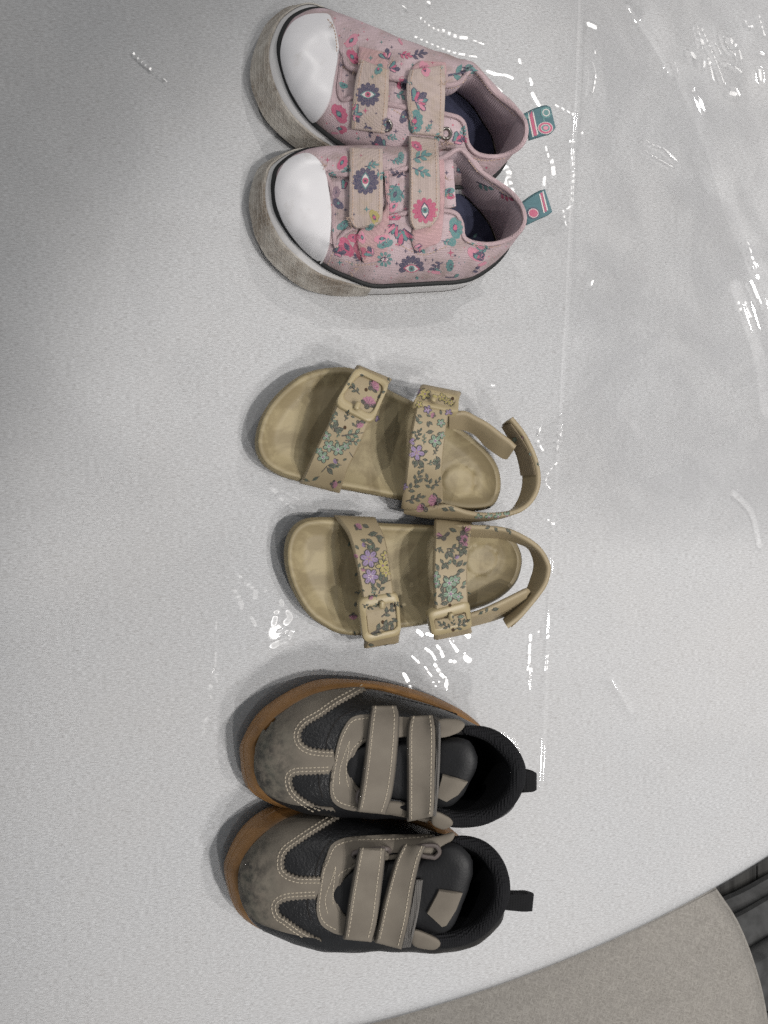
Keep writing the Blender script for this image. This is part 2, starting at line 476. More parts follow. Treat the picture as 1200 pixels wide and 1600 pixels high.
def flower(P, x, y, r, rot=0, col=SAGE, ctr=A(190, 170, 180), n=5, wide=1.25):
    r *= .84
    for i in range(n):
        a = rot+2*math.pi*i/n; P.shape(PETAL, x, y, r*1.1, a, DRK, 0, wide*1.15)
    for i in range(n):
        a = rot+2*math.pi*i/n; P.shape(PETAL, x+math.cos(a)*r*.05, y+math.sin(a)*r*.05, r*.93, a, col, 1, wide*.86); P.shape(BAR, x+math.cos(a)*r*.55, y+math.sin(a)*r*.55, r*.38, a+.12, DRK, 2, .3)
    for i in range(n):
        a = rot+2*math.pi*(i+.5)/n; P.shape(BAR, x, y, r*.42, a, ctr, 2, .6)
    P.shape(circ(7), x, y, r*.16, 0, A(120, 90, 120), 3)
def leaf(P, x, y, r, rot, col=GRN):
    P.shape(LEAF, x, y, r, rot, DRK, 0, 1.5); P.shape(LEAF, x+math.cos(rot)*r*.07, y+math.sin(rot)*r*.07, r*.82, rot, col, 1, 1.1); P.shape(BAR, x, y, r*.75, rot, DRK, 2, .3)
def twig(P, x, y, r, rot, col=GRN):
    P.shape(BAR, x, y, r, rot, DRK, 0, .3)
    for d, a in ((.2, .75), (.35, -.75), (.6, .65), (.75, -.65), (.95, 0)):
        leaf(P, x+math.cos(rot)*r*d, y+math.sin(rot)*r*d, r*.42, rot+a, col)
def thistle(P, x, y, r, rot, col=ROSE):
    for a in np.linspace(-1.2, 1.2, 7): P.shape(PETAL, x, y, r*(1-.12*abs(a)), rot+a, DRK if abs(a) > 1.1 else col, 0, .9)
    for a in np.linspace(-.9, .9, 5): P.shape(BAR, x, y, r*.8, rot+a, A(85, 50, 75), 1, .25)
    P.shape(circ(7), x-math.cos(rot)*r*.1, y-math.sin(rot)*r*.1, r*.28, 0, DRK, 2)

# ================================================================== the setting: floor, table, cloth, clear cover, chair
FLOOR_Z = -0.74
m = NT('grey_wood'); v = m.noise(1, 5, .6, m.mapped((60, 3, 10)), .6)
m.base(m.mix(m.ramp(v, .3, .75), A(46, 45, 44), A(96, 95, 93))).rough(.45); m.bump(v, .2, .001)
M_PLANK = m.m
M_GROOVE = simple('floor_joint', A(30, 29, 28), .9)
fl = link_mesh('floor', [(-2, -2.2, FLOOR_Z), (2.6, -2.2, FLOOR_Z), (2.6, 2.2, FLOOR_Z), (-2, 2.2, FLOOR_Z)], [(0, 1, 2, 3)], M_GROOVE)
setp(fl, kind='structure')
def box(x0, x1, y0, y1, z0, z1, b=.002):
    L = []
    for z, i in ((z0, b), (z0+b, 0), (z1-b, 0), (z1, b)):
        L.append([(x0+i, y0+i, z), (x1-i, y0+i, z), (x1-i, y1-i, z), (x0+i, y1-i, z)])
    return loft(L, True, True, True)
pm = None
for k in range(7):
    for j in range(3):
        x0 = .24+k*.145; y0 = -1.75+j*1.2+(k*.43 % 1.0)-.5
        if pm is None:
            V, Fc = box(0, .142, 0, 1.196, 0, .006, .001); po = link_mesh('plank', V, Fc, M_PLANK, (0, 0, 0), fl, smooth=False); pm = po
        else: po = pm.copy(); COL.objects.link(po); po.parent = fl
        po.location = (x0, y0, FLOOR_Z+.001)

# table top circle through three points of its edge in the photograph
_p = [at(585, 1606, -.013), at(900, 1500, -.013), at(1200, 1344, -.013)]
_A = np.array([[2*(_p[1].x-_p[0].x), 2*(_p[1].y-_p[0].y)], [2*(_p[2].x-_p[0].x), 2*(_p[2].y-_p[0].y)]])
_b = np.array([_p[1].x**2-_p[0].x**2+_p[1].y**2-_p[0].y**2, _p[2].x**2-_p[0].x**2+_p[2].y**2-_p[0].y**2])
TC = np.linalg.solve(_A, _b); TR = math.hypot(_p[0].x-TC[0], _p[0].y-TC[1])
print('table', TC, TR)
CLOTH_Z = -0.0022
m = NT('woven_grey_cloth')
va = m.mapped((1, 1, 1), (0, 0, R(-2)))
def stretched(sx, sy, det=3):
    mp = m.n('ShaderNodeMapping'); m.link(va, mp.inputs[0]); mp.inputs['Scale'].default_value = (sx, sy, 1)
    return m.noise(1, det, .6, mp.outputs[0])
n1 = stretched(380, 1900, 3); n2 = stretched(1500, 1800, 2); n3 = m.noise(9, 3); n4 = stretched(120, 900, 2)
thr = m.math('ADD', m.math('MULTIPLY', n1, .72), m.math('MULTIPLY', n2, .28))
c = m.mix(m.ramp(thr, .37, .63), A(152, 152, 153, 1.47), A(188, 189, 191, 1.47))
c = m.mix(m.ramp(n4, .58, .72, 0, .3), c, A(120, 116, 113, 1.47))
c = m.mix(m.ramp(n3, .35, .7, 0, .10), c, A(176, 168, 160, 1.47))
m.base(c).rough(.62).spec(.35); m.b.inputs['Sheen Weight'].default_value = .1
m.bump(thr, .35, .0004)
M_CLOTH = m.m
na = 480; prof = []
for r in np.linspace(0.02, TR-.024, 40): prof.append((r, CLOTH_Z, 0))
for a in np.linspace(10, 90, 9): prof.append((TR-.022+.022*math.sin(R(a)), CLOTH_Z-.022+.022*math.cos(R(a)), 0))
for k in range(1, 13): prof.append((TR-.004*min(1, k/3), CLOTH_Z-.022-.022*k, k/12))
loops = []
for (r, z, f) in prof:
    th_ = np.arange(na)*2*math.pi/na
    rr = r+f*.014*np.sin(th_*26+np.sin(th_*7)*1.5)-f*.012
    loops.append(np.stack([TC[0]+rr*np.cos(th_), TC[1]+rr*np.sin(th_), np.full(na, z)+.0*th_], 1))
V, Fc = loft(loops, True, True)
tc = link_mesh('tablecloth', V, Fc, M_CLOTH, (TC[0], TC[1], 0), sharp=60)
setp(tc, 'light grey woven cloth covering the round table under all the shoes', 'tablecloth')

# ---- clear plastic cover: a thin wrinkled film; glint wrinkles are shaped to mirror a lamp into the camera
GX = np.arange(-.135, .412, .00058); GY = np.arange(-.362, .372, .00058)
XX, YY = np.meshgrid(GX, GY); HZ = np.zeros_like(XX); HF = np.zeros_like(XX); CR = np.zeros_like(XX)
def waves(n, lo, hi, amp, ang=None, spread=.5):
    out = np.zeros_like(XX)
    for _ in range(n):
        lam = rng.uniform(lo, hi); a = rng.uniform(0, math.pi) if ang is None else ang+rng.normal(0, spread)
        out += amp/n**.5*np.sin((XX*math.cos(a)+YY*math.sin(a))*2*math.pi/lam+rng.uniform(0, 6.28)
                                + .8*np.sin((XX*math.sin(a)-YY*math.cos(a))*2*math.pi/(lam*3)+rng.uniform(0, 6.28)))
    return out
def sstep(x, a, b):
    t = np.clip((x-a)/(b-a), 0, 1); return t*t*(3-2*t)
UX, UY = proj((XX, YY, 0*XX))                       # where the film lies in the photograph
zone = sstep(UX, 780, 900)*(1-sstep(UY, 690, 830))  # the crinkled far corner
def roll(px, py, ang, k, sg):
    c = at(px, py, 0); dx, dy = XX-c.x, YY-c.y; dp = -dx*math.sin(ang)+dy*math.cos(ang)
    return -.5*k*dp*dp*np.exp(-(dx*dx+dy*dy)/sg**2)
near = np.exp(-(((UX-640)/330)**2+((UY-760)/420)**2)**2)*.5
HF += waves(10, .05, .14, .00006)
HF += zone*waves(10, .03, .07, .00009, R(20), .35)
def half_slope(p, lamp):
    p = np.array(p); l = np.array(lamp)-p; l /= np.linalg.norm(l); v = np.array((0, 0, H))-p; v /= np.linalg.norm(v)
    h = l+v; h /= np.linalg.norm(h); return -h[:2]/h[2]
def gl(path, w=1.6, miss=0.0, lamp=None, blur=1.0):
    """one glint: a chain of small flats in the film, each tilted to mirror a lamp into the camera; path in photo px, w half width in px"""
    q = cr(path, max(1, int(np.linalg.norm(np.diff(np.asarray(path, float), axis=0), axis=1).sum()/(w*1.3))+1)) if len(path) > 1 else np.array(path, float)
    wm = max(w, 1.5)*.00039
    if len(q) == 1: q = np.vstack([q, q])
    dist_ = np.r_[0, np.cumsum(np.linalg.norm(np.diff(q, axis=0), axis=1))]; nseg = max(1, int(round(dist_[-1]/9)))
    for sgm in range(nseg):
        ta, tb = dist_[-1]*sgm/nseg, dist_[-1]*(sgm+1)/nseg; tt = np.linspace(ta, tb, 6)
        sp = np.stack([np.interp(tt, dist_, q[:, 0]), np.interp(tt, dist_, q[:, 1])], 1)
        P3 = np.array([tuple(at(x, y, 0)) for x, y in sp]); mid = P3.mean(0)
        t = P3[-1]-P3[0]; t = t[:2]/max(np.linalg.norm(t[:2]), 1e-9); best = None
        for k, (lp, e, r, cone) in enumerate(LAMPS):
            if k in (5, 8): continue
            s = half_slope(mid, lp); c = np.linalg.norm(s)*.7+abs(s@t)*.4
            if best is None or c < best[0]: best = (c, k)
        s = half_slope(mid, LAMPS[best[1]][0]); al = s@t; s = s-t*np.clip(al, -.02, .02)
        if rng.random() < miss: s = s+rng.normal(0, .07, 2)
        x0, x1 = P3[:, 0].min()-wm*4, P3[:, 0].max()+wm*4; y0, y1 = P3[:, 1].min()-wm*4, P3[:, 1].max()+wm*4
        i0, i1 = np.searchsorted(GX, (x0, x1)); j0, j1 = np.searchsorted(GY, (y0, y1))
        if i1-i0 < 2 or j1-j0 < 2: continue
        sx, sy = XX[j0:j1, i0:i1], YY[j0:j1, i0:i1]
        d = pdist(np.stack([sx.ravel(), sy.ravel()], 1), P3[:, :2]+1e-7*np.arange(6)[:, None], False).reshape(sx.shape)
        wgt = np.exp(-.12*(d/wm)**5); CR[j0:j1, i0:i1] = np.maximum(CR[j0:j1, i0:i1], np.exp(-(d/(wm*1.5))**4))
        HZ[j0:j1, i0:i1] = HZ[j0:j1, i0:i1]*(1-wgt)+wgt*(s[0]*(sx-mid[0])+s[1]*(sy-mid[1]))
        HF[j0:j1, i0:i1] *= 1-wgt
def gls(*paths, **kw):
    for p in paths: gl(p, **kw)
# upper left glint, around the sneakers
gl([(208, 83), (222, 98)], 2.4); gl([(222, 97), (240, 112)], 3.0); gl([(240, 111), (262, 128)], 1.6, .5)
gl([(657, 28), (664, 34), (676, 43), (692, 49)], 2.4, .1); gl([(692, 47), (712, 56), (729, 60)], 3.0, .1); gl([(740, 63), (756, 70)], 1.6)
gl([(648, 57), (668, 66), (690, 75), (706, 81), (726, 86)], 2.0); gl([(733, 87), (745, 90)], 1.5); gl([(628, 8), (636, 14)], 1.5)
gl([(668, 2), (672, 6)], 2.4)
gl([(763, 112), (774, 116)], 2.8, .1); gl([(778, 116), (786, 117)], 1.8); gl([(790, 117), (800, 121)], 2.2); gl([(774, 136), (782, 142)], 2.6, .2)
gls([(812, 92), (813, 98)], [(829, 122), (832, 130)], w=2.2); gl([(833, 145), (838, 155), (845, 166)], 2.4); gl([(868, 164), (880, 170), (894, 178)], 1.4); gl([(895, 178), (896, 178)], 2.2)
gl([(920, 38), (930, 42)], 4.0, .2); gl([(930, 80), (930, 84)], 1.8); gl([(926, 98), (930, 116), (926, 145)], 1.5)
gls([(892, 221), (892, 221)], [(897, 222), (897, 222)], [(902, 217), (902, 217)], [(910, 208), (910, 208)], w=2.2)
gl([(894, 236), (897, 262), (895, 292), (894, 318)], 2.0, .05); gl([(894, 320), (886, 327)], 1.6); gl([(880, 328), (885, 353)], 1.8)
gl([(853, 230), (859, 250)], 2.0); gl([(862, 252), (866, 272)], 3.6, .1); gl([(851, 278), (851, 290)], 2.8)
gl([(790, 262), (795, 272), (792, 288)], 4.2, .1); gl([(797, 284), (803, 305)], 3.0, .3)
# the crinkled corner
gl([(1010, 219), (1024, 227), (1040, 233), (1058, 250)], 1.7); gl([(1009, 235), (1030, 248), (1052, 260)], 1.4, .2)
gl([(1053, 98), (1058, 112)], 1.8); gl([(1039, 107), (1041, 111)], 2.4); gl([(1090, 40), (1094, 58), (1099, 76)], 1.4); gl([(1095, 62), (1099, 68)], 2.8)
gl([(1096, 44), (1106, 66), (1116, 88), (1121, 100), (1131, 128)], 1.6, .05); gl([(1106, 90), (1110, 102), (1116, 125)], 1.5); gl([(1109, 98), (1111, 101)], 2.8)
gl([(1101, 98), (1101, 104)], 2.4); gl([(1080, 82), (1087, 90)], 3.0); gl([(1130, 55), (1138, 76), (1148, 84)], 1.6); gl([(1116, 64), (1126, 82)], 1.3)
gls([(1142, 60), (1143, 65)], [(1149, 70), (1149, 70)], w=2.8); gl([(1132, 98), (1146, 103), (1158, 112)], 1.4, .2); gl([(1155, 78), (1159, 92)], 1.4)
gl([(1165, 32), (1169, 41), (1177, 43)], 1.4); gl([(1187, 110), (1189, 124)], 3.2, .1); gl([(1186, 24), (1195, 55)], 1.4); gl([(1187, 83), (1193, 86)], 1.4)
gl([(1142, 146), (1148, 147)], 3.2, .4); gl([(1149, 137), (1155, 149)], 1.6); gl([(1084, 142), (1085, 142)], 1.8)
gl([(1168, 378), (1173, 396)], 1.8); gl([(1174, 402), (1181, 418)], 2.0); gl([(1175, 440), (1185, 464)], 2.4); gl([(1186, 464), (1190, 474)], 1.5)
gls([(1152, 474), (1152, 474)], [(1155, 484), (1155, 484)], [(1166, 473), (1166, 473)], w=3.2); gl([(1168, 482), (1174, 494)], 2.6)
gl([(924, 444), (926, 440)], 2.8); gl([(876, 649), (877, 668), (876, 682)], 1.7, .1); gl([(872, 686), (871, 704)], 1.7); gl([(870, 722), (856, 740), (854, 755), (860, 762)], 1.5)
gl([(845, 666), (842, 678)], 1.8); gl([(841, 688), (848, 704)], 2.6)
gls([(858, 812), (858, 812)], [(864, 817), (864, 817)], [(768, 602), (772, 602)], w=2.2); gl([(744, 600), (745, 618)], 1.3, .4)
# in front of the sandals
gl([(428, 764), (436, 774)], 4.0, .1); gl([(438, 778), (444, 784)], 3.4); gl([(447, 786), (460, 795)], 2.2, .1); gl([(440, 766), (466, 780)], 2.2, .15)
gl([(364, 884), (378, 904)], 1.5, .5); gl([(388, 913), (398, 922), (399, 933)], 3.2); gl([(366, 922), (368, 926)], 2.6); gl([(372, 932), (378, 948)], 3.2); gl([(392, 964), (399, 976)], 1.8)
gls([(415, 923), (415, 923)], [(316, 815), (316, 815)], w=1.8); gl([(440, 940), (440, 945)], 2.6); gl([(432, 957), (434, 958)], 2.6); gl([(430, 966), (428, 974)], 2.4, .1)
gl([(450, 958), (454, 964), (448, 972)], 3.0, .1); gl([(436, 987), (448, 986), (456, 990), (452, 997)], 2.0, .1); gl([(427, 1009), (438, 1004), (448, 1000)], 3.0, .2)
gl([(338, 972), (337, 984)], 1.4, .5); gl([(337, 1020), (337, 1034), (336, 1048), (339, 1066)], 1.9, .05); gl([(329, 1073), (330, 1074)], 3.2); gl([(329, 1088), (329, 1092)], 2.2); gl([(320, 1125), (325, 1122)], 2.4)
gl([(319, 1132), (320, 1145)], 2.0, .5)
gl([(654, 986), (659, 991)], 2.4); gl([(667, 990), (676, 992)], 1.6); gl([(726, 988), (730, 992)], 3.2); gl([(666, 1014), (676, 1022), (680, 1031)], 1.9)
gl([(684, 1009), (689, 1016), (692, 1026)], 2.0); gl([(644, 1026), (654, 1036)], 1.6, .2); gl([(680, 1038), (687, 1050), (695, 1060)], 2.6); gl([(664, 1042), (674, 1057)], 1.5)
gls([(704, 1032), (704, 1033)], [(710, 1033), (710, 1033)], w=2.4); gl([(727, 1026), (733, 1032)], 3.8, .1); gl([(698, 1062), (697, 1074)], 2.6, .4)
gls([(677, 1066), (677, 1066)], [(681, 1072), (681, 1072)], [(686, 1065), (686, 1065)], w=1.7); gl([(704, 1000), (714, 1016)], 2.2, .6)
gl([(600, 1064), (606, 1068)], 1.8, .2); gl([(618, 1072), (626, 1072)], 3.2, .1); gl([(632, 1054), (637, 1066)], 3.2, .1); gl([(640, 1072), (643, 1080)], 3.0, .4)
gl([(829, 994), (829, 999)], 3.0); gl([(828, 1008), (827, 1020), (827, 1036)], 2.6, .05); gl([(824, 1045), (831, 1046)], 2.2); gl([(828, 1050), (828, 1075)], 1.6, .6)
gls([(857, 994), (857, 994)], [(855, 1025), (855, 1025)], [(842, 987), (842, 987)], w=1.9); gl([(854, 1033), (854, 1036)], 2.0); gl([(853, 1041), (853, 1046)], 2.0)
# creases without a glint: soft ridges across the far corner and the fold beside the shoes
def crease(path, w, h):
    q = [at(x, y, 0) for x, y in cr(path, 40)]; P2 = np.array([(p.x, p.y) for p in q])
    x0, x1 = P2[:, 0].min()-w*3, P2[:, 0].max()+w*3; y0, y1 = P2[:, 1].min()-w*3, P2[:, 1].max()+w*3
    i0, i1 = np.searchsorted(GX, (x0, x1)); j0, j1 = np.searchsorted(GY, (y0, y1)); sx, sy = XX[j0:j1, i0:i1], YY[j0:j1, i0:i1]
    d = pdist(np.stack([sx.ravel(), sy.ravel()], 1), P2, False).reshape(sx.shape); HF[j0:j1, i0:i1] += h*np.exp(-(d/w)**2)
crease([(1010, 30), (1045, 85), (1075, 150), (1110, 240), (1140, 330), (1175, 410)], .008, .0006)
crease([(985, 10), (1020, 60), (1050, 110)], .003, .0004); crease([(930, 120), (940, 200), (960, 290), (990, 380)], .009, .00035)
crease([(910, 0), (908, 60), (905, 150), (898, 240), (892, 420), (884, 560), (872, 760), (858, 1000), (853, 1140), (848, 1250)], .0016, .00022)
crease([(905, 540), (950, 610), (1000, 680)], .005, .0003); crease([(1005, 560), (1030, 610), (1058, 640)], .004, .0002); crease([(1150, 450), (1185, 560), (1195, 640)], .006, .0005)
crease([(1150, 770), (1178, 800), (1190, 850)], .002, .0006); crease([(960, 1060), (990, 1110)], .003, .0004)
ZP = HF+HZ
ZP = np.clip(ZP, -.0017, .0024)
rr = np.hypot(XX-TC[0], YY-TC[1]); q = np.clip((rr-(TR-.022))/.022, 0, 1)
ZP = ZP*(1-q)-.022*(1-np.sqrt(np.clip(1-q*q, 0, 1)))
inside = (rr < TR-.0025) & (UX > -45) & (UX < 1260) & (UY > -60) & (UY < 1660)
ny, nx = XX.shape; idx = np.arange(ny*nx).reshape(ny, nx)
fq = np.stack([idx[:-1, :-1], idx[:-1, 1:], idx[1:, 1:], idx[1:, :-1]], -1).reshape(-1, 4)
fq = fq[inside.ravel()[fq].all(1)]
me = bpy.data.meshes.new('plastic_cover'); nv = ny*nx
used = np.zeros(nv, bool); used[fq.ravel()] = True; remap = np.cumsum(used)-1; fq = remap[fq]
vv = np.stack([XX, YY, ZP], -1).reshape(-1, 3)[used]
me.vertices.add(len(vv)); me.vertices.foreach_set('co', vv.astype(np.float32).ravel())
me.loops.add(fq.size); me.loops.foreach_set('vertex_index', fq.astype(np.int32).ravel())
me.polygons.add(len(fq)); me.polygons.foreach_set('loop_start', (np.arange(len(fq))*4).astype(np.int32)); me.polygons.foreach_set('loop_total', np.full(len(fq), 4, np.int32))
me.update(calc_edges=True); me.validate(); me.polygons.foreach_set('use_smooth', np.ones(len(fq), bool))
m = NT('clear_vinyl'); t = m.t
tr = m.n('ShaderNodeBsdfTransparent'); tr.inputs[0].default_value = (.985, .985, .985, 1)
df = m.n('ShaderNodeBsdfDiffuse'); df.inputs[0].default_value = (.36, .36, .37, 1)
gs = m.n('ShaderNodeBsdfGlossy'); gs.distribution = 'BECKMANN'; cra = m.n('ShaderNodeAttribute', attribute_name='crease'); m.link(m.ramp(cra.outputs['Fac'], 0, 1, 0.05, .21), gs.inputs['Roughness'])
upn = m.n('ShaderNodeCombineXYZ'); upn.inputs[2].default_value = 1
m.link(upn.outputs[0], df.inputs['Normal'])
fr = m.n('ShaderNodeFresnel'); fr.inputs[0].default_value = 1.47
patch = m.ramp(m.noise(14, 4, .6, None, 1.2), .42, .60, .14, .32)
sx_ = m.n('ShaderNodeSeparateXYZ'); m.link(m.co, sx_.inputs[0])
far = m.math('MULTIPLY', m.ramp(sx_.outputs[0], .20, .26, .25, 1), m.ramp(sx_.outputs[1], -.03, .02, .12, 1))
mx1 = m.n('ShaderNodeMixShader'); m.link(m.math('MULTIPLY', patch, far), mx1.inputs[0]); m.link(tr.outputs[0], mx1.inputs[1]); m.link(df.outputs[0], mx1.inputs[2])
mx2 = m.n('ShaderNodeMixShader'); m.link(fr.outputs[0], mx2.inputs[0]); m.link(mx1.outputs[0], mx2.inputs[1]); m.link(gs.outputs[0], mx2.inputs[2])
m.link(mx2.outputs[0], m.out.inputs['Surface'])
me.materials.append(m.m)
ca = me.attributes.new('crease', 'FLOAT', 'POINT'); ca.data.foreach_set('value', CR.ravel()[used].astype(np.float32))
po = bpy.data.objects.new('plastic_cover', me); COL.objects.link(po)
setp(po, 'clear crinkled plastic film laid over the grey tablecloth, glinting around the shoes', 'plastic cover')

# ---- chair pushed under the table, and the dark folded cloth on the floor behind it
m = NT('beige_tweed'); va2 = m.mapped(rot=(0, 0, R(24)))
def thread(sx, sy):
    mp = m.n('ShaderNodeMapping'); m.link(va2, mp.inputs[0]); mp.inputs['Scale'].default_value = (sx, sy, 1); return m.noise(1, 2, .5, mp.outputs[0])
t1, t2 = thread(260, 1150), thread(1150, 300); hh = m.math('MAXIMUM', t1, t2)
c = m.mix(m.ramp(hh, .38, .74), A(118, 114, 109, 1.1), A(150, 146, 140, 1.1)); c = m.mix(m.ramp(m.noise(45, 3), .4, .7, 0, .25), c, A(134, 130, 126, 1.1))
m.base(c).rough(.95).spec(.15); m.bump(hh, .9, .0012); M_TWEED = m.m
SEAT_Z = -.20
ch = Thing('upholstered_chair', 900, 1700, 'beige tweed upholstered chair with a rounded corner, tucked under the table edge', 'chair')
ch.e.location.z = FLOOR_Z+.008; ch.loc = Vector(ch.e.location)
so = cr([(880, 1280), (1010, 1300), (1085, 1350), (1122, 1398), (1152, 1445), (1177, 1510), (1192, 1570), (1200, 1640), (1196, 1740), (1160, 1830), (1040, 1890), (760, 1900), (560, 1860), (500, 1740), (520, 1560), (620, 1400), (740, 1310)], 110, True)
vv, ff, d = cdt(so, 14, (1.5, 4, 8, 14))
z = SEAT_Z-.016*(1-np.clip(d/16, 0, 1)**.5)+.010*sstep(d, 14, 150); P = atv(vv[:, 0], vv[:, 1], z)
so3 = np.array([tuple(at(x, y, SEAT_Z-.016)) for x, y in so]); ctr = so3.mean(0)
skirt = [so3, np.c_[so3[:, :2], so3[:, 2]-.03], np.c_[ctr[:2]+(so3[:, :2]-ctr[:2])*.97, so3[:, 2]-.045], np.c_[ctr[:2]+(so3[:, :2]-ctr[:2])*.9, so3[:, 2]-.05]]
ch.part('seat', *merge([(P, ff), loft(skirt, True, False, True)]), M_TWEED)
ch.part('piping', *tube([tuple(p) for p in so3], .0024, True, 8), M_TWEED)
M_LEGW = simple('dark_wood', A(70, 55, 42), .5)
for (sx, sy) in ((.62, .45), (-.6, .5), (.6, -.6), (-.6, -.6)):
    e = ctr[:2]+np.array((sx, sy))*np.ptp(so3[:, :2], axis=0)*.5
    L = [[(e[0]+q*(1 if i in (1, 2) else -1), e[1]+q*(1 if i > 1 else -1), zz) for i in range(4)] for zz, q in ((FLOOR_Z+.008, .011), (SEAT_Z-.06, .017))]
    ch.part('leg', *loft(L, True, True, True), M_LEGW)
bx = ctr[0]; by = so3[:, 1].min()-.005
L = []
for zz in np.linspace(SEAT_Z-.03, SEAT_Z+.30, 12):
    hw = .19*math.sqrt(max(.05, 1-max(0, (zz-SEAT_Z-.2)/.1)**2*.8)); yy = by-(zz-SEAT_Z)*.5
    L.append([(bx+hw*math.cos(a), yy-.02*math.sin(a)-.03*(1-math.cos(a)**2)*0, zz) for a in np.linspace(0, 2*math.pi, 28)[:-1]])
ch.part('backrest', *loft(L, True, True, True), M_TWEED)

M_DARKC = simple('charcoal_cloth', A(84, 84, 84), .9, .2, .3, 40, 600, .5, .001)
bd = Thing('folded_blanket', 1190, 1440, 'dark charcoal folded cloth lying on the floor behind the beige chair', 'blanket')
bd.loc = at(1200, 1445, FLOOR_Z+.007); bd.e.location = bd.loc
for k, (w_, dp, dz, off) in enumerate(((.15, .10, .035, 0), (.145, .085, .03, .004), (.14, .05, .035, -.006))):
    z0 = FLOOR_Z+.008+sum((.035, .03, .035)[:k]); c0 = bd.loc; L = []
    prof2 = [(-.5, .15), (-.42, .5), (0, .56), (.42, .5), (.5, .15), (.5, -.15), (.42, -.5), (0, -.46), (-.42, -.5), (-.5, -.15)]
    for xx in np.linspace(-w_, w_, 14):
        L.append([(c0.x+xx+.0*a, c0.y+off+xx*.28+a*dp*2*(1-.06*abs(xx/w_)**3), z0+dz*.5+b*dz+.003*math.sin(xx*40+a*9+k)) for a, b in prof2])
    bd.part('fold', *loft(L, True, True, True), M_DARKC)

# ================================================================== shoes: shared pieces
def ring3(ctrl, per=8): return cr_idx([tuple(mm(p)) for p in ctrl], per)
def outward(P):
    T = np.roll(P, -1, 0)-np.roll(P, 1, 0); N = np.stack([T[:, 1], -T[:, 0]], 1); N /= np.maximum(np.linalg.norm(N, axis=1, keepdims=True), 1e-9)
    a = np.sum(P[:, 0]*np.roll(P[:, 1], -1)-np.roll(P[:, 0], -1)*P[:, 1])
    return N*(1 if a > 0 else -1)
def jig(P, amp, f=260, s=0):
    P = np.asarray(P); x, y, z = P[..., 0]*f, P[..., 1]*f, P[..., 2]*f
    return amp*(np.sin(x+1.7*np.sin(y*.9+s)+s)+np.sin(1.3*y+1.2*np.sin(z*1.1+x*.6)+2*s)+np.sin(.8*z+.7*x-.9*y))/3
def sole_outline(B, O, out=.0012, z=.003):
    """ground outline: traced where it shows (O), else just outside the line above it"""
    Bc = np.array([tuple(mm(p)) for p in B]); N = outward(Bc); G = []
    for i in range(len(B)):
        if i in O: G.append(tuple(mm(O[i])))
        else: G.append((Bc[i, 0]+N[i, 0]*out, Bc[i, 1]+N[i, 1]*out, z))
    return np.array(G)
def upper_surface(B3, T3, steps=16, bul=.0015, wr=.0003, c1=.62, c2=.45, seed=0):
    """the shell of a shoe's upper between its lower line and its opening"""
    N = outward(B3); hv = T3-B3; hv[:, 2] = 0; dz = (T3-B3)[:, 2]; d = np.linalg.norm(hv, axis=1)
    up = np.array((0, 0, 1.0)); N3 = np.c_[N, np.zeros(len(N))]
    wall = np.clip(1-d/.02, 0, 1)
    C1 = B3+up*(c1*dz)[:, None]+N3*bul; C2 = T3-hv*c2-up*(.3*dz*wall)[:, None]+N3*(bul*wall)[:, None]
    L = []
    for s in np.linspace(0, 1, steps+1):
        P = (1-s)**3*B3+3*(1-s)**2*s*C1+3*(1-s)*s*s*C2+s**3*T3
        e = math.sin(math.pi*s); n = N3*.6+up*.6
        L.append(P+n*(jig(P, wr, 330, seed)*e)[:, None])
    return L
def lining_loops(B3, T3, zin, inset=.004, steps=8):
    N3 = np.c_[outward(B3), np.zeros(len(B3))]
    bot = B3-N3*inset; bot[:, 2] = zin; N3t = np.c_[outward(T3), np.zeros(len(T3))]
    L = []
    for s in np.linspace(0, 1, steps+1):
        P = T3*(1-s)+bot*s-N3t*(.0012*min(1, 4*s)*(1-s)); P[:, 2] = (T3[:, 2]-.0006)*(1-s)+zin*s
        # walls stand almost upright, then turn to the insole
        k = s**2.2; Q = T3*(1-k)+bot*k; P[:, :2] = Q[:, :2]-N3t[:, :2]*.0014*min(1, s*6)*(1-s)
        L.append(P)
    return L

# ---- materials
M_CANVAS = weave('pink_canvas', A(186, 166, 170), .0009, .9, .22, .5, .08, A(138, 122, 112), .44, .8, 60,
                 spots=((210, A(190, 110, 125), .10), (260, A(92, 130, 132), .09), (300, A(92, 86, 108), .08)))
M_STRAPC = weave('strap_canvas', A(176, 160, 154), .0009, .9, .22, .5, .08, A(165, 148, 126), .5, .8, 70)
M_BIND = weave('mauve_binding', A(180, 158, 161), .0007, .95, .3, .6, .1)
M_LIN = weave('mauve_twill', A(206, 186, 192), .0012, .95, .3, .5, .06, rot=(0, 0, .7))
M_INSOLE = simple('navy_insole', A(62, 64, 84), .8, .2, .12, 200)
M_HOOK = weave('pink_hook_tape', A(188, 154, 156), .0007, .95, .3, .8, .12, A(176, 150, 138), .5, .8)
M_RUB = simple('white_rubber', A(190, 188, 188), .42, .5, .03, 60, 300, .1, .0003, A(178, 172, 160), 45, .56, .9)
M_CAP = simple('white_toe_rubber', A(206, 204, 206), .36, .5, .02, 60, 200, .08, .0004, A(160, 153, 143), 55, .54, .9)
m = NT('dirty_bumper_rubber'); hx = m.voro(430, 'DISTANCE_TO_EDGE', rnd=.15)
c = m.mix(m.ramp(m.noise(38, 6, .68), .38, .60), A(182, 176, 167), A(118, 106, 93)); c = m.mix(m.ramp(m.noise(160, 5), .55, .75, 0, .55), c, A(92, 83, 74))
c = m.mix(m.ramp(hx, .04, .12, .35, 0), c, A(186, 180, 172)); m.base(c).rough(.65); m.bump(m.ramp(hx, .02, .14, 1, 0), .6, .0004); M_BUMPER = m.m
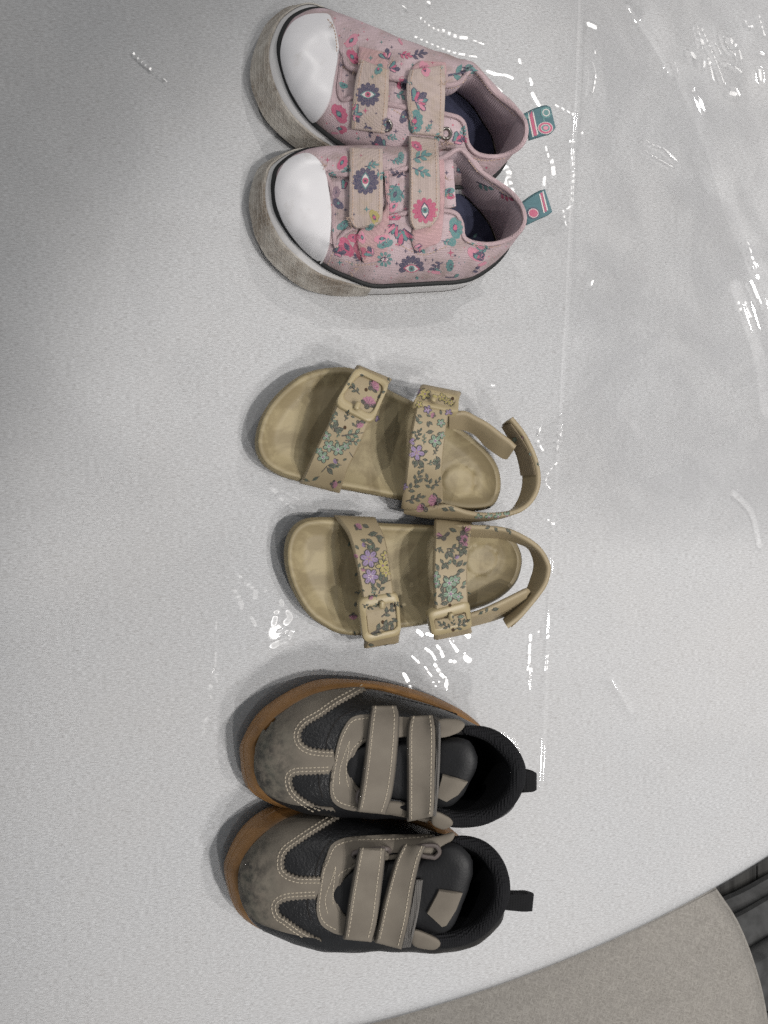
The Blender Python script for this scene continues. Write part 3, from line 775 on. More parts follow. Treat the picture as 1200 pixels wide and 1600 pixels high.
M_BLACKR = simple('black_rubber_stripe', A(22, 23, 24), .6, .3, .25, 300, dirt=A(80, 77, 72), dscale=220, dlo=.7, dhi=.85)
M_SOLE = simple('grey_outsole', A(120, 110, 98), .8, .3, .2, 150)
M_METAL = NT('dull_eyelet_metal').base(A(150, 146, 140)).rough(.32).m; M_METAL.node_tree.nodes['Principled BSDF'].inputs['Metallic'].default_value = 1
M_THREAD = simple('pale_thread', A(182, 158, 142), .9, .2, .15, 400, bstr=0)
M_LOOP = weave('printed_tape', A(84, 112, 118), .0009, .85, .2, .4, .1)

def eyelet(th, px, py, r=.0026):
    h, n = th.cast(px, py)
    if h is None: return
    if n.z < 0: n = -n
    a = n.orthogonal().normalized(); b = n.cross(a)
    th.part('eyelet', *tube([h+n*.0006+(a*math.cos(t)+b*math.sin(t))*r for t in np.linspace(0, 2*math.pi, 25)[:-1]], .0009, True, 8, up=n), M_METAL)

def canvas_sneaker(d):
    th = Thing('canvas_sneaker', *d['base'], d['label'], 'sneaker', 'pair of pink canvas sneakers')
    B, T, O = d['B'], d['T'], d['O']; nB = len(B); s = d['seed']
    fx = d['front']; T = [(x+5 if x < fx else x, y, z_) for x, y, z_ in T]
    B3, T3 = ring3(B), ring3(T); Gc = sole_outline(B, O); G3 = cr_idx(Gc, 8)
    N3 = np.c_[outward(G3), np.zeros(len(G3))]
    U = upper_surface(B3, T3, 18, .0018, .00045, seed=s); uv_, uf_ = loft(U); ub = BVHTree.FromPolygons([tuple(v) for v in uv_], uf_)
    th.part('upper', *loft(U), M_CANVAS)
    base = G3-N3*.002; base[:, 2] = np.maximum(0, G3[:, 2]-.0055)*.8+.0002
    M3 = G3*.42+B3*.58+N3*.0006; M3[:, 2] = B3[:, 2]-.0025
    low = G3+N3*.0002
    mid = G3*.62+B3*.38+N3*.0012
    th.part('outsole', *loft([base, low-N3*.0002, low*.9+mid*.1], True, True), M_SOLE)
    th.part('foxing_strip', *loft([low-N3*.0004, mid, M3, B3*.92+M3*.08+N3*.0002, B3-N3*.001+np.array((0, 0, .0004))]), M_RUB)
    i0, i1 = d['bump']; ids = [(i % nB)*8+k for i in range(i0, i1) for k in range(8)]
    tp = [N3[ids]*(.0006), N3[ids]*.0009, N3[ids]*.0009, N3[ids]*.0006, N3[ids]*-.0006]
    q = [low[ids], low[ids]*.6+mid[ids]*.4, mid[ids]*.5+M3[ids]*.5, M3[ids]+np.array((0, 0, .0002)), M3[ids]+np.array((0, 0, .0007))]
    th.part('toe_bumper', *loft([a+b for a, b in zip(q, tp)], False), M_BUMPER)
    th.part('black_stripe', *tube(B3+np.array((0, 0, .0016))+np.c_[outward(B3), np.zeros(len(B3))]*.0003, .0021, True, 8, .7), M_BLACKR)
    Li = lining_loops(B3, T3, .013); th.part('lining', *loft(Li), M_LIN)
    th.part('insole', *loft([Li[-1]*.98+Li[-1].mean(0)*.02, Li[-1]*.5+Li[-1].mean(0)*.5], True, False, True), M_INSOLE)
    # tongue under the straps
    tl, tr = d['tongue']; tl = [(x, y, z_-2.5) for x, y, z_ in tl]; tr = [(x, y, z_-2.5) for x, y, z_ in tr]
    strap(th, 'tongue', tl, tr, M_CANVAS, .0016, 0, 30, 13, bulge=.0016)
    cap = [(x-(1.5 if x < fx-45 else 0), y) for x, y in d['cap']]
    drape(th, 'toe_cap', cr(cap, 70, True), M_CAP, .0002, .0016, 6, (1.2, 2.6), bvh=ub, jump=.03)
    bi = [(k+j/8.0) for k in range(nB) for j in range(8)]
    th.part('collar_binding', *tube(T3+np.array((0, 0, .0002)), .00145, True, 8), M_BIND)
    # pull loop behind the heel
    strap(th, 'pull_loop', *d['loop'], M_LOOP, .0022, 0, 14, 9)
    P = Print(th)
    # straps: hook tape below, strap above
    for hk in d['hooks']: strap(th, 'hook_tape', *hk, M_HOOK, .0012, .0004, 26, 11, 6)
    for st in d['straps']: strap(th, 'strap', *st, M_STRAPC, .0018, .0007, 44, 15, 10)
    for e in d['eyelets']: eyelet(th, *e)
    d['print'](P)
    for pg in d['fill']:
        pg = np.array(pg, float); lo, hi = pg.min(0), pg.max(0); got = []
        for _ in range(260):
            q = np.array((random.uniform(lo[0], hi[0]), random.uniform(lo[1], hi[1])))
            if not pip([q], pg)[0] or any((q[0]-o[0])**2+(q[1]-o[1])**2 < 14**2 for o in P.ctr+got): continue
            got.append(q); k = random.random(); a_ = random.uniform(0, 6.3); col = random.choice((HOT, TEAL, NAVY, PINK))
            if k < .25: star(P, *q, random.uniform(3, 5), col)
            elif k < .6: sprig(P, *q, random.uniform(13, 18), a_, random.choice((TEAL, NAVY, TEAL)))
            elif k < .8: lotus(P, *q, random.uniform(11, 15), a_, col, TEAL)
            else: crystals(P, *q, random.uniform(14, 19), a_)
    P.build()
    sl = []
    for (L, Rr) in d['straps']:
        L, Rr = np.array(L, float)[:, :2], np.array(Rr, float)[:, :2]; l, r = cr(L, 24), cr(Rr, 24)
        sl += [l*.9+r*.1, l*.1+r*.9]
    sl += d.get('seams', [])
    stitches(th, sl, M_THREAD, .0003, 3.2, 2.2)
    # frayed threads at the cut edges
    fr = []
    for (x, y) in d['fray']:
        h, n = th.cast(x, y)
        if h is None: continue
        for _ in range(5):
            v = Vector((random.uniform(-1, 1), random.uniform(-1, 1), random.uniform(.2, 1))).normalized(); w_ = Vector((random.uniform(-1, 1), random.uniform(-1, 1), 0))
            fr.append(tube([h, h+v*.0016, h+v*.0026+w_*.0012], .00012, sides=4))
    if fr: th.part('loose_threads', *merge(fr), M_THREAD, None, False, kind='stuff')
    return th

def print_A(P):
    eye_flower(P, 575, 148, 19, 0, NAVY, TEAL, HOT); lotus(P, 588, 106, 11, .5, TEAL, HOT); star(P, 582, 120, 4, TEAL); star(P, 588, 177, 2.5, NAVY)
    lotus(P, 545, 60, 15, .7, PINK); lotus(P, 546, 92, 15, -.6, HOT, TEAL); lotus(P, 524, 182, 20, -.6, HOT, TEAL); lotus(P, 532, 196, 14, 1.8, HOT, TEAL)
    crystals(P, 648, 158, 22, -.9); crystals(P, 652, 160, 18, .5, (TEAL, HOT, PINK, TEAL)); star(P, 651, 191, 3, TEAL); star(P, 674, 190, 4, NAVY); sprig(P, 664, 207, 12, -.9); lotus(P, 658, 110, 15, -.4, PINK, HOT)
    crystals(P, 622, 60, 20, .2); crystals(P, 610, 108, 15, -.3); crystals(P, 630, 125, 16, 1.2); sprig(P, 616, 145, 18, .3, TEAL); lotus(P, 622, 128, 12, .3, HOT)
    sprig(P, 640, 88, 20, -.2, NAVY, NAVY); sprig(P, 622, 84, 16, .2, HOT); sprig(P, 700, 118, 32, -.2, TEAL); sprig(P, 716, 112, 20, -.1, NAVY); sprig(P, 722, 105, 14, .1, TEAL)
    for x, y in ((690, 94), (676, 98), (612, 74), (596, 66), (560, 55), (574, 62), (690, 106)): star(P, x, y, 3, random.choice((HOT, NAVY, TEAL)))
    lotus(P, 640, 188, 22, .2, TEAL, HOT); lotus(P, 648, 196, 12, 1.4, TEAL, HOT); crystals(P, 600, 232, 22, -2.4, (NAVY, HOT, NAVY, TEAL)); star(P, 560, 216, 4, TEAL); sprig(P, 578, 220, 16, .4, NAVY)
    crystals(P, 710, 222, 18, -.6); sprig(P, 716, 208, 14, .8, HOT, NAVY); sprig(P, 722, 216, 14, -1.4, TEAL); crystals(P, 742, 268, 22, -.9); star(P, 770, 248, 5, TEAL); star(P, 760, 262, 3, HOT); star(P, 782, 256, 3, HOT); crystals(P, 790, 248, 12, -.7)
    lotus(P, 538, 130, 9, 2, TEAL); star(P, 542, 118, 3, NAVY); star(P, 536, 142, 3, NAVY)
    # the swirls on the heel loop
    for k, (x0, x1, col) in enumerate(((822, 828, TEAL), (827, 829, WHT), (829, 834, HOT), (834, 836, WHT), (848, 850, TEAL))): band(P, x0-3, x1-3, 178-k*2, 216-k*2, 8, col, 0)
    for k, (col, r) in enumerate(((WHT, 12), (HOT, 11), (WHT, 7.5), (TEAL, 6.5), (PINK, 4))): P.shape(circ(14), 852, 200, r, 0, col, k+1, .8)
    for k, (col, r) in enumerate(((TEAL, 9), (WHT, 6), (TEAL, 4.5))): P.shape(circ(10), 853, 176, r, .3, col, k+1)
def print_B(P):
    eye_flower(P, 571, 283, 21, 1.57, NAVY, TEAL, HOT, 13); star(P, 564, 243, 2.5, HOT); star(P, 582, 252, 3, NAVY); star(P, 573, 327, 5, TEAL); star(P, 553, 335, 3, NAVY); lotus(P, 580, 342, 15, -.4, YEL, HOT); lotus(P, 576, 352, 9, 1, TEAL)
    sprig(P, 641, 250, 24, -.3, TEAL); sprig(P, 644, 262, 22, .4, TEAL); star(P, 656, 299, 4, TEAL); lotus(P, 648, 232, 12, -.9, HOT, PINK)
    eye_flower(P, 664, 329, 20, 1.5, HOT, NAVY, TEAL, 12)
    eye_flower(P, 643, 419, 20, .05, NAVY, HOT, TEAL, 13); crystals(P, 697, 432, 26, -1.5); crystals(P, 690, 426, 18, -2.3, (PINK, TEAL, HOT, NAVY)); sprig(P, 696, 433, 18, .0, TEAL)
    star(P, 704, 395, 6, HOT); star(P, 711, 399, 3, NAVY); star(P, 670, 424, 3.5, PINK); star(P, 665, 406, 3, NAVY); star(P, 676, 406, 3, NAVY)
    lotus(P, 704, 358, 20, -.2, TEAL, HOT); lotus(P, 708, 350, 14, .8, TEAL, HOT); P.shape(circ(10), 707, 378, 6, 0, TEAL, 0, 1.2); sprig(P, 690, 376, 14, .2, TEAL)
    lotus(P, 738, 405, 20, -.7, PINK, TEAL); lotus(P, 742, 398, 16, .5, NAVY, HOT); crystals(P, 746, 416, 22, -.2, (TEAL, PINK, NAVY, HOT)); sprig(P, 728, 430, 18, -.6, NAVY); star(P, 752, 395, 5, NAVY)
    crystals(P, 628, 360, 24, 1.4, (HOT, TEAL, HOT, TEAL)); crystals(P, 618, 352, 20, 2.2, (HOT, TEAL, PINK, HOT)); lotus(P, 616, 344, 12, -1.6, HOT, TEAL); lotus(P, 612, 302, 16, .3, TEAL, NAVY)
    lotus(P, 548, 382, 20, 2.6, HOT, NAVY); lotus(P, 556, 396, 18, -.4, A(150, 70, 95), PINK); lotus(P, 555, 366, 14, 1.6, HOT, HOT)
    eye_flower(P, 601, 405, 12, 0, TEAL, NAVY, PINK, 9); star(P, 620, 412, 4, NAVY); star(P, 622, 382, 4, HOT); star(P, 531, 410, 5, TEAL); star(P, 554, 386, 4, NAVY); star(P, 634, 392, 4, NAVY)
    for k, (x, c) in enumerate(((562, HOT), (573, NAVY), (599, NAVY), (609, HOT))): P.shape(MOON, x, 425+k*1.6, 7, 3.1 if k < 2 else 0, c, 0)
    P.shape(circ(10), 585, 428, 6, 0, A(165, 190, 190), 0); star(P, 619, 433, 4, HOT); star(P, 589, 416, 3, HOT)
    sprig(P, 745, 284, 20, .4, TEAL); sprig(P, 780, 300, 18, .5, HOT); star(P, 604, 285, 3, NAVY); star(P, 606, 318, 3, NAVY); lotus(P, 698, 295, 13, .8, TEAL, NAVY); lotus(P, 704, 302, 10, 1.5, HOT, TEAL); star(P, 698, 270, 4, NAVY)
    sprig(P, 512, 268, 12, .6, TEAL); lotus(P, 520, 300, 12, .2, A(120, 100, 115), NAVY); star(P, 521, 360, 4, TEAL); sprig(P, 610, 250, 14, .2, TEAL); lotus(P, 622, 245, 10, .2, TEAL)
    for k, (x0, x1, col) in enumerate(((843, 845, WHT), (845, 848, HOT), (848, 850, WHT), (853, 858, TEAL))): band(P, x0-1, x1-1, 303-k*2, 340-k*2, 9, col, 0)
    for k, (col, r) in enumerate(((WHT, 15), (TEAL, 14), (NAVY, 10), (WHT, 8), (HOT, 7))): P.shape(circ(14), 833, 333, r, .3, col, k+1, .9)
SNK_A = dict(front=533, fill=([(530, 45), (600, 72), (690, 100), (735, 108), (700, 128), (600, 100), (545, 95)], [(500, 197), (560, 160), (620, 175), (700, 185), (725, 210), (735, 245), (785, 250), (760, 280), (640, 240), (560, 235)], [(532, 100), (548, 108), (548, 148), (530, 155)]),
    base=(620, 150), seed=1.0, label='pink patterned canvas sneaker with two metal eyelets showing, the one farther from the sandals', bump=(-5, 5),
    B=[(439, 90, 23), (443, 56, 23), (462, 30, 22.5), (500, 20, 22), (552, 42, 21.5), (600, 67, 21), (655, 92, 20), (690, 106, 20), (722, 124, 20), (750, 148, 20), (770, 178, 20), (786, 206, 20), (790, 240, 20), (768, 276, 20),
       (730, 290, 20), (690, 291, 20), (645, 284, 20), (600, 268, 20.5), (560, 243, 21.5), (527, 222, 22), (486, 188, 22.5), (456, 145, 23)],
    T=[(526, 120, 39), (529, 98, 39), (532, 90, 40), (546, 106, 43), (590, 118, 49), (640, 127, 53), (690, 134, 55), (716, 130, 55), (741, 109, 53), (772, 144, 50), (811, 177, 54), (822, 202, 57), (813, 228, 55), (784, 244, 49),
       (750, 243, 48), (731, 226, 50), (722, 190, 54), (690, 178, 53), (620, 166, 50), (560, 153, 45), (531, 157, 40), (524, 142, 39)],
    O={0: (393, 118, 7), 1: (400.6, 76, 7), 2: (424, 32, 6), 3: (473, 11, 5), 21: (402, 157, 6), 20: (424, 195, 5), 19: (476, 238, 4)},
    cap=[(512, 25), (519, 33), (526, 52), (529.5, 72), (528, 93), (523, 121), (516.5, 156), (504, 180), (490.5, 190), (474, 168), (458, 141), (448, 115), (443, 92), (443, 74), (448, 56), (458, 40), (471, 30), (487, 25)],
    tongue=([(520, 78, 37), (560, 100, 43), (620, 112, 49), (694, 124, 53.5)], [(514, 165, 37), (560, 168, 43), (620, 180, 49), (694, 190, 53.5)]),
    loop=([(817, 178, 53), (835, 169, 55), (850, 165, 55), (858, 168, 54)], [(826, 220, 49), (845, 214, 50), (858, 210, 50), (867, 200, 51)]),
    hooks=[([(561, 73), (560, 90), (558, 120)], [(604, 84), (605.5, 95), (604, 125)]), ([(657, 96), (645, 106), (640, 125)], [(696, 99), (697, 112), (692, 130)])],
    straps=[([(563, 94), (556, 125), (551, 165), (549, 202)], [(607, 111), (607, 140), (605, 175), (601, 209)]),
            ([(640, 111), (635, 136), (637, 170), (644, 210)], [(694, 103), (695, 136), (694, 170), (692, 214)])],
    eyelets=[(604, 196), (697, 209)], print=print_A,
    seams=[[(512, 30), (522, 45), (526, 70), (526, 85)], [(536, 104), (546, 112)], [(735, 116), (716, 135), (694, 139)], [(745, 116), (774, 152), (806, 182)], [(736, 246), (760, 251), (790, 247)], [(615, 172), (640, 186)]],
    fray=[(562, 100), (552, 112), (693, 132), (697, 220), (700, 224), (690, 226), (706, 226), (610, 100), (520, 40), (530, 232)])
SNK_B = dict(front=522, fill=([(508, 412), (535, 380), (610, 350), (690, 380), (730, 375), (780, 385), (770, 402), (720, 432), (620, 438), (545, 425)], [(510, 250), (640, 240), (630, 265), (545, 270)], [(522, 280), (545, 280), (545, 355), (522, 365)], [(600, 275), (638, 272), (638, 330), (608, 334)]),
    base=(600, 360), seed=4.0, label='pink patterned canvas sneaker with strap over a navy eye flower, next to the sandals', bump=(-6, 4),
    B=[(430, 307, 23), (430, 285, 23), (438.5, 263, 22.5), (475, 240.5, 22), (530, 237, 21.5), (590, 241, 21), (650, 253, 20), (700, 270, 20), (735, 288, 20), (755, 307, 20), (770, 324, 20), (784, 346, 20), (792, 378, 20), (774, 407, 20),
       (741, 431, 20), (713, 439, 20), (674, 441.5, 20), (620, 444.5, 20), (581, 445, 20.5), (545, 432.5, 21.5), (510, 416, 22), (467, 380, 22.5), (447, 354, 23), (434, 330, 23)],
    T=[(517, 325, 39), (513, 295, 39), (507, 272, 39.5), (534, 273, 43), (590, 273, 48), (640, 262, 52), (690, 248, 55), (714, 234, 56), (727, 240, 55), (752, 269, 51), (800, 303, 54), (819, 336, 57), (811, 362, 54), (785, 378, 49),
       (755, 382, 48), (726, 373, 49), (720, 347, 52), (704, 331, 54), (650, 331, 52), (600, 342, 48), (547, 359, 43), (530, 374, 40), (519, 384, 39.5), (516, 350, 39)],
    O={0: (391, 318, 7), 1: (396, 287, 7), 2: (410, 260, 6), 3: (452, 242, 5), 23: (395, 345, 7), 22: (403, 374, 6), 21: (424, 408, 5.5), 20: (470, 446, 4), 19: (520, 460, 3)},
    cap=[(480, 242), (497, 250), (508, 266), (513, 292), (517.6, 328), (516.5, 367), (512, 393), (501, 411), (486, 398), (466, 375), (448, 349), (438, 326), (434, 305), (435, 285), (442, 266), (456, 250)],
    tongue=([(505, 262, 37), (540, 262, 42), (600, 258, 48), (660, 246, 53), (707, 250, 54)], [(505, 385, 37), (540, 378, 42), (600, 352, 47), (660, 338, 51), (712, 322, 53)]),
    loop=([(812, 318, 53), (828, 306, 55), (840, 299, 55), (850, 296, 55)], [(822, 352, 49), (840, 343, 50), (854, 337, 50), (862, 331, 51)]),
    hooks=[([(600, 268), (603, 300), (603, 330), (561, 361), (563, 398), (569, 411)], [(607, 268), (608, 300), (608, 335), (607, 360), (604, 395), (592, 408)]),
           ([(683, 250), (684, 300), (646, 355), (645, 385), (652, 393)], [(693, 250), (695, 300), (692, 345), (688, 375), (680, 381)])],
    straps=[([(546, 232), (546, 270), (546, 310), (546, 345), (556, 358)], [(598, 234), (598, 270), (598, 310), (597, 342), (588, 354)]),
            ([(638, 214), (639, 250), (639, 300), (639, 345), (648, 360)], [(684, 213), (686, 250), (687, 300), (685, 337), (674, 354)])],
    eyelets=[], print=print_B,
    seams=[[(540, 408), (560, 414), (590, 412)], [(512, 414), (522, 392), (534, 378)], [(620, 380), (660, 398), (700, 384)], [(730, 378), (756, 387), (786, 383)], [(756, 278), (798, 310)], [(732, 250), (752, 276)]],
    fray=[(548, 348), (551, 354), (546, 340), (700, 305), (704, 325), (698, 280), (560, 420), (548, 426), (690, 232), (700, 228), (694, 222), (508, 258)])
SA = canvas_sneaker(SNK_A); SB = canvas_sneaker(SNK_B)

# ================================================================== tan sandals
M_EVA = simple('tan_foam', A(140, 127, 98), .62, .3, .06, 60, 1800, .15, .0003, A(118, 102, 76), 50, .5, .85)
m = NT('worn_tan_footbed'); v1 = m.noise(26, 5, .6, None, 1.5); v2 = m.noise(1, 4, .6, m.mapped((60, 500, 60), (0, 0, .3)))
c = m.mix(m.ramp(v1, .44, .56), A(152, 139, 108), A(130, 117, 89)); c = m.mix(m.ramp(v2, .5, .75, 0, .12), c, A(96, 81, 58))
m.base(c).rough(.55).spec(.35); m.bump(m.noise(900, 4), .15, .0004); M_BED = m.m
m = NT('grained_tan_strap'); v1 = m.voro(1100, 'DISTANCE_TO_EDGE')
c = m.mix(m.ramp(m.noise(60, 4), .3, .7), A(150, 136, 109), A(140, 126, 101)); m.base(c).rough(.55).spec(.35); m.bump(v1, .35, .0003); M_SSTRAP = m.m
M_BUCKLE = simple('tan_buckle', A(152, 138, 106), .42, .4, .04, 80, 400, .08, .0003, A(130, 113, 84), 120, .6, .9)
M_FUZZ = weave('tan_loop_tape', A(138, 124, 102), .0006, .98, .3, 1.0, .2)
M_HOLE = simple('strap_hole', A(70, 54, 40), .9, .2, .1, 100, bstr=0)

def rrect(c4, r=.22, per=8):
    """quad with rounded corners: list of (px,py,z)"""
    c4 = np.array(c4, float); out = []
    for i in range(4):
        a, b, c = c4[i-1], c4[i], c4[(i+1) % 4]; p, q = b+(a-b)*r, b+(c-b)*r
        for t in np.linspace(0, 1, per): out.append((1-t)**2*p+2*(1-t)*t*b+t*t*q)
    return np.array(out)
def frame(th, name, outer, inner, mat, thick=.004, parent=None, ro=.2, ri=.2, **kw):
    """a solid buckle frame between two rounded quads (px, py, z mm of the top face)"""
    o = np.array([tuple(mm(p)) for p in rrect(outer, ro)]); i = np.array([tuple(mm(p)) for p in rrect(inner, ri)])
    n = np.cross(o[10]-o[0], o[20]-o[0]); n /= np.linalg.norm(n); n *= 1 if n[2] > 0 else -1
    c = o.mean(0); L = []
    for P, s, dz in ((o, 1.0, -1), (o, 1.005, -.55), (o, 1.0, -.22), (o, .975, -.04), (o*.85+i*.15, 1, 0), (o*.2+i*.8, 1, 0), (i, 1.0, -.15), (i, 1.0, -1)):
        L.append(c+(P-c)*s+n*dz*thick)
    L.append(L[0])
    return th.part(name, *loft(L), mat, parent, **kw)
def pill(th, name, a, b, r, mat, parent=None, lift=.0):
    pa, pb = Vector(mm(a)), Vector(mm(b)); d = (pb-pa); pts = [pa+d*t for t in (0, .05, .2, .5, .8, .95, 1)]
    rr = np.array([.45, .8, 1, 1, 1, .8, .45])*r
    return th.part(name, *tube(pts, rr, False, 10, .7), mat, parent)
def ribbon(th, name, top, bot, mat, thick=.003, n=60, parent=None, flip=1, **kw):
    """a band standing on edge: top and bottom edge of its inner face (px,py,z mm), thickened outwards"""
    a = np.array([tuple(mm(p)) for p in cr(top, n)]); b = np.array([tuple(mm(p)) for p in cr(bot, n)])
    T = np.gradient(a, axis=0); U = a-b; N = np.cross(T, U); N /= np.maximum(np.linalg.norm(N, axis=1, keepdims=True), 1e-9); N *= flip
    rows = []
    for f, o in ((0, 0), (.5, 0), (.88, 0), (.97, .12), (1.0, .35), (1.0, .65), (.97, .88), (.88, 1), (.5, 1), (0, 1)):
        rows.append(b+(a-b)*f+N*o*thick)
    L = [[r[i] for r in rows] for i in range(n)]
    return th.part(name, *loft(L, True, True, True), mat, parent, **kw)

def sandal(d):
    th = Thing('sandal', *d['base'], d['label'], 'sandal', 'pair of tan floral sandals')
    ol = cr(d['outline'], 120, True); ax = np.array(d['axis'], float)
    vv, ff, dist = cdt(ol, 4.5, (1.2, 2.6, 4.5, 7, 10, 14))
    dm = 42.0; u = (vv-ax[0])@(ax[1]-ax[0])/((ax[1]-ax[0])@(ax[1]-ax[0]))
    z = 17.5+3.5*sstep(u, .45, .95)+1.5*sstep(.25-u, 0, .25)
    lip = np.where(dist < 4, -2.2*(1-np.sqrt(np.clip(1-(1-np.clip(dist/4, 0, 1))**2, 0, 1))), 0)
    dish = -3.7*sstep(dist, 7, 30)-1.2*sstep(dist, 7, 12)
    c = np.array(d['heel']); rh = np.hypot((vv[:, 0]-c[0]), (vv[:, 1]-c[1])*1.05)
    cup = -1.1*np.exp(-((rh-27)/2.2)**2)*sstep(dist, 8, 14)+.5*np.exp(-((rh-19)/9)**2)
    k = (vv-np.array(d['toebar'][0]))@np.array((math.cos(d['toebar'][1]), math.sin(d['toebar'][1])))
    bar = 1.7*np.exp(-(k/9)**2)*sstep(dist, 8, 20)
    arch = 1.8*np.exp(-((u-.55)/.14)**2)*sstep(dist, 8, 30)
    z = z+lip+dish+cup+bar+arch
    P = atv(vv[:, 0], vv[:, 1], z*.001)
    th.part('footbed', [tuple(p) for p in P], ff, M_BED)
    ou = (ol-ax[0])@(ax[1]-ax[0])/((ax[1]-ax[0])@(ax[1]-ax[0]))
    zr = (17.5+3.5*sstep(ou, .45, .95)+1.5*sstep(.25-ou, 0, .25)-2.2)*.001
    R3 = atv(ol[:, 0], ol[:, 1], zr); N3 = np.c_[outward(R3), np.zeros(len(R3))]
    spring = .004*sstep(.3-ou, 0, .3)
    def lay(f, o, z0): Q = R3+N3*o; Q[:, 2] = spring*(1-f)+(zr-spring*0)*f*1.0; return Q
    th.part('sole', *loft([lay(.02, -.0025, 0), lay(.10, .0002, 0), lay(.30, .0008, 0), lay(.34, .0004, 0), lay(.38, .0010, 0), lay(.7, .0011, 0), lay(.93, .0007, 0), R3], True, True), M_EVA)
    for nm, L, Rr in d['straps']: strap(th, nm, L, Rr, M_SSTRAP, .0024, 0, 44, 15, 0)
    top, bot, fl = d['heel_strap']; hs = ribbon(th, 'heel_strap', top, bot, M_SSTRAP, .0032, 70, flip=fl)
    ribbon(th, 'loop_tape', *d['tape'], M_FUZZ, .0009, 40, hs, flip=-fl)
    ribbon(th, 'tab_strap', *d['tab'], M_SSTRAP, .0034, 30, flip=fl*d.get('tabflip', 1))
    for (outer, inner, pin, under) in d['buckles']:
        L, Rr = under; L, Rr = np.array(L, float), np.array(Rr, float); dv = (Rr-L)*.07; dv[:, 2] = 3.0;  L, Rr = L-dv, Rr+dv*(1, 1, -1)
        strap(th, 'strap_end', L, Rr, M_SSTRAP, .0022, 0, 26, 11, 0)
        b = frame(th, 'buckle', outer, inner, M_BUCKLE, .0042)
        pill(th, 'pin', *pin, .0016, M_BUCKLE, b)
    for (x, y) in d['holes']:
        P = [(x+2.6*a, y+3.0*b) for a, b in circ(10)]
        h = [th.cast(*p) for p in P]; cc = th.cast(x, y)
        if all(q[0] is not None for q in h) and cc[0] is not None:
            n = cc[1] if cc[1].z > 0 else -cc[1]
            th.part('hole', *loft([[q[0]+n*.00012 for q in h], [cc[0]+(q[0]-cc[0])*.8+n*.00008 for q in h]], True, False, True), M_HOLE, None, False)
    P = Print(th); d['print'](P)
    for nm, L, Rr in d['straps']:
        l, r_ = np.array(L, float)[2:-3, :2], np.array(Rr, float)[2:-3, :2]; pg = np.vstack([l, r_[::-1]]); lo, hi = pg.min(0), pg.max(0); got = []
        for _ in range(200):
            q = np.array((random.uniform(lo[0], hi[0]), random.uniform(lo[1], hi[1])))
            if not pip([q], pg)[0] or any((q[0]-o[0])**2+(q[1]-o[1])**2 < 8.5**2 for o in P.ctr): continue
            k = random.random(); a_ = random.uniform(0, 6.3)
            if k < .6: leaf(P, *q, random.uniform(7, 11), a_, random.choice((GRN, SAGE, GRN)))
            elif k < .85: twig(P, *q, random.uniform(11, 15), a_, random.choice((GRN, SAGE)))
            else: thistle(P, *q, random.uniform(5, 7), a_, random.choice((ROSE, LILAC)))
    P.build()
    return th

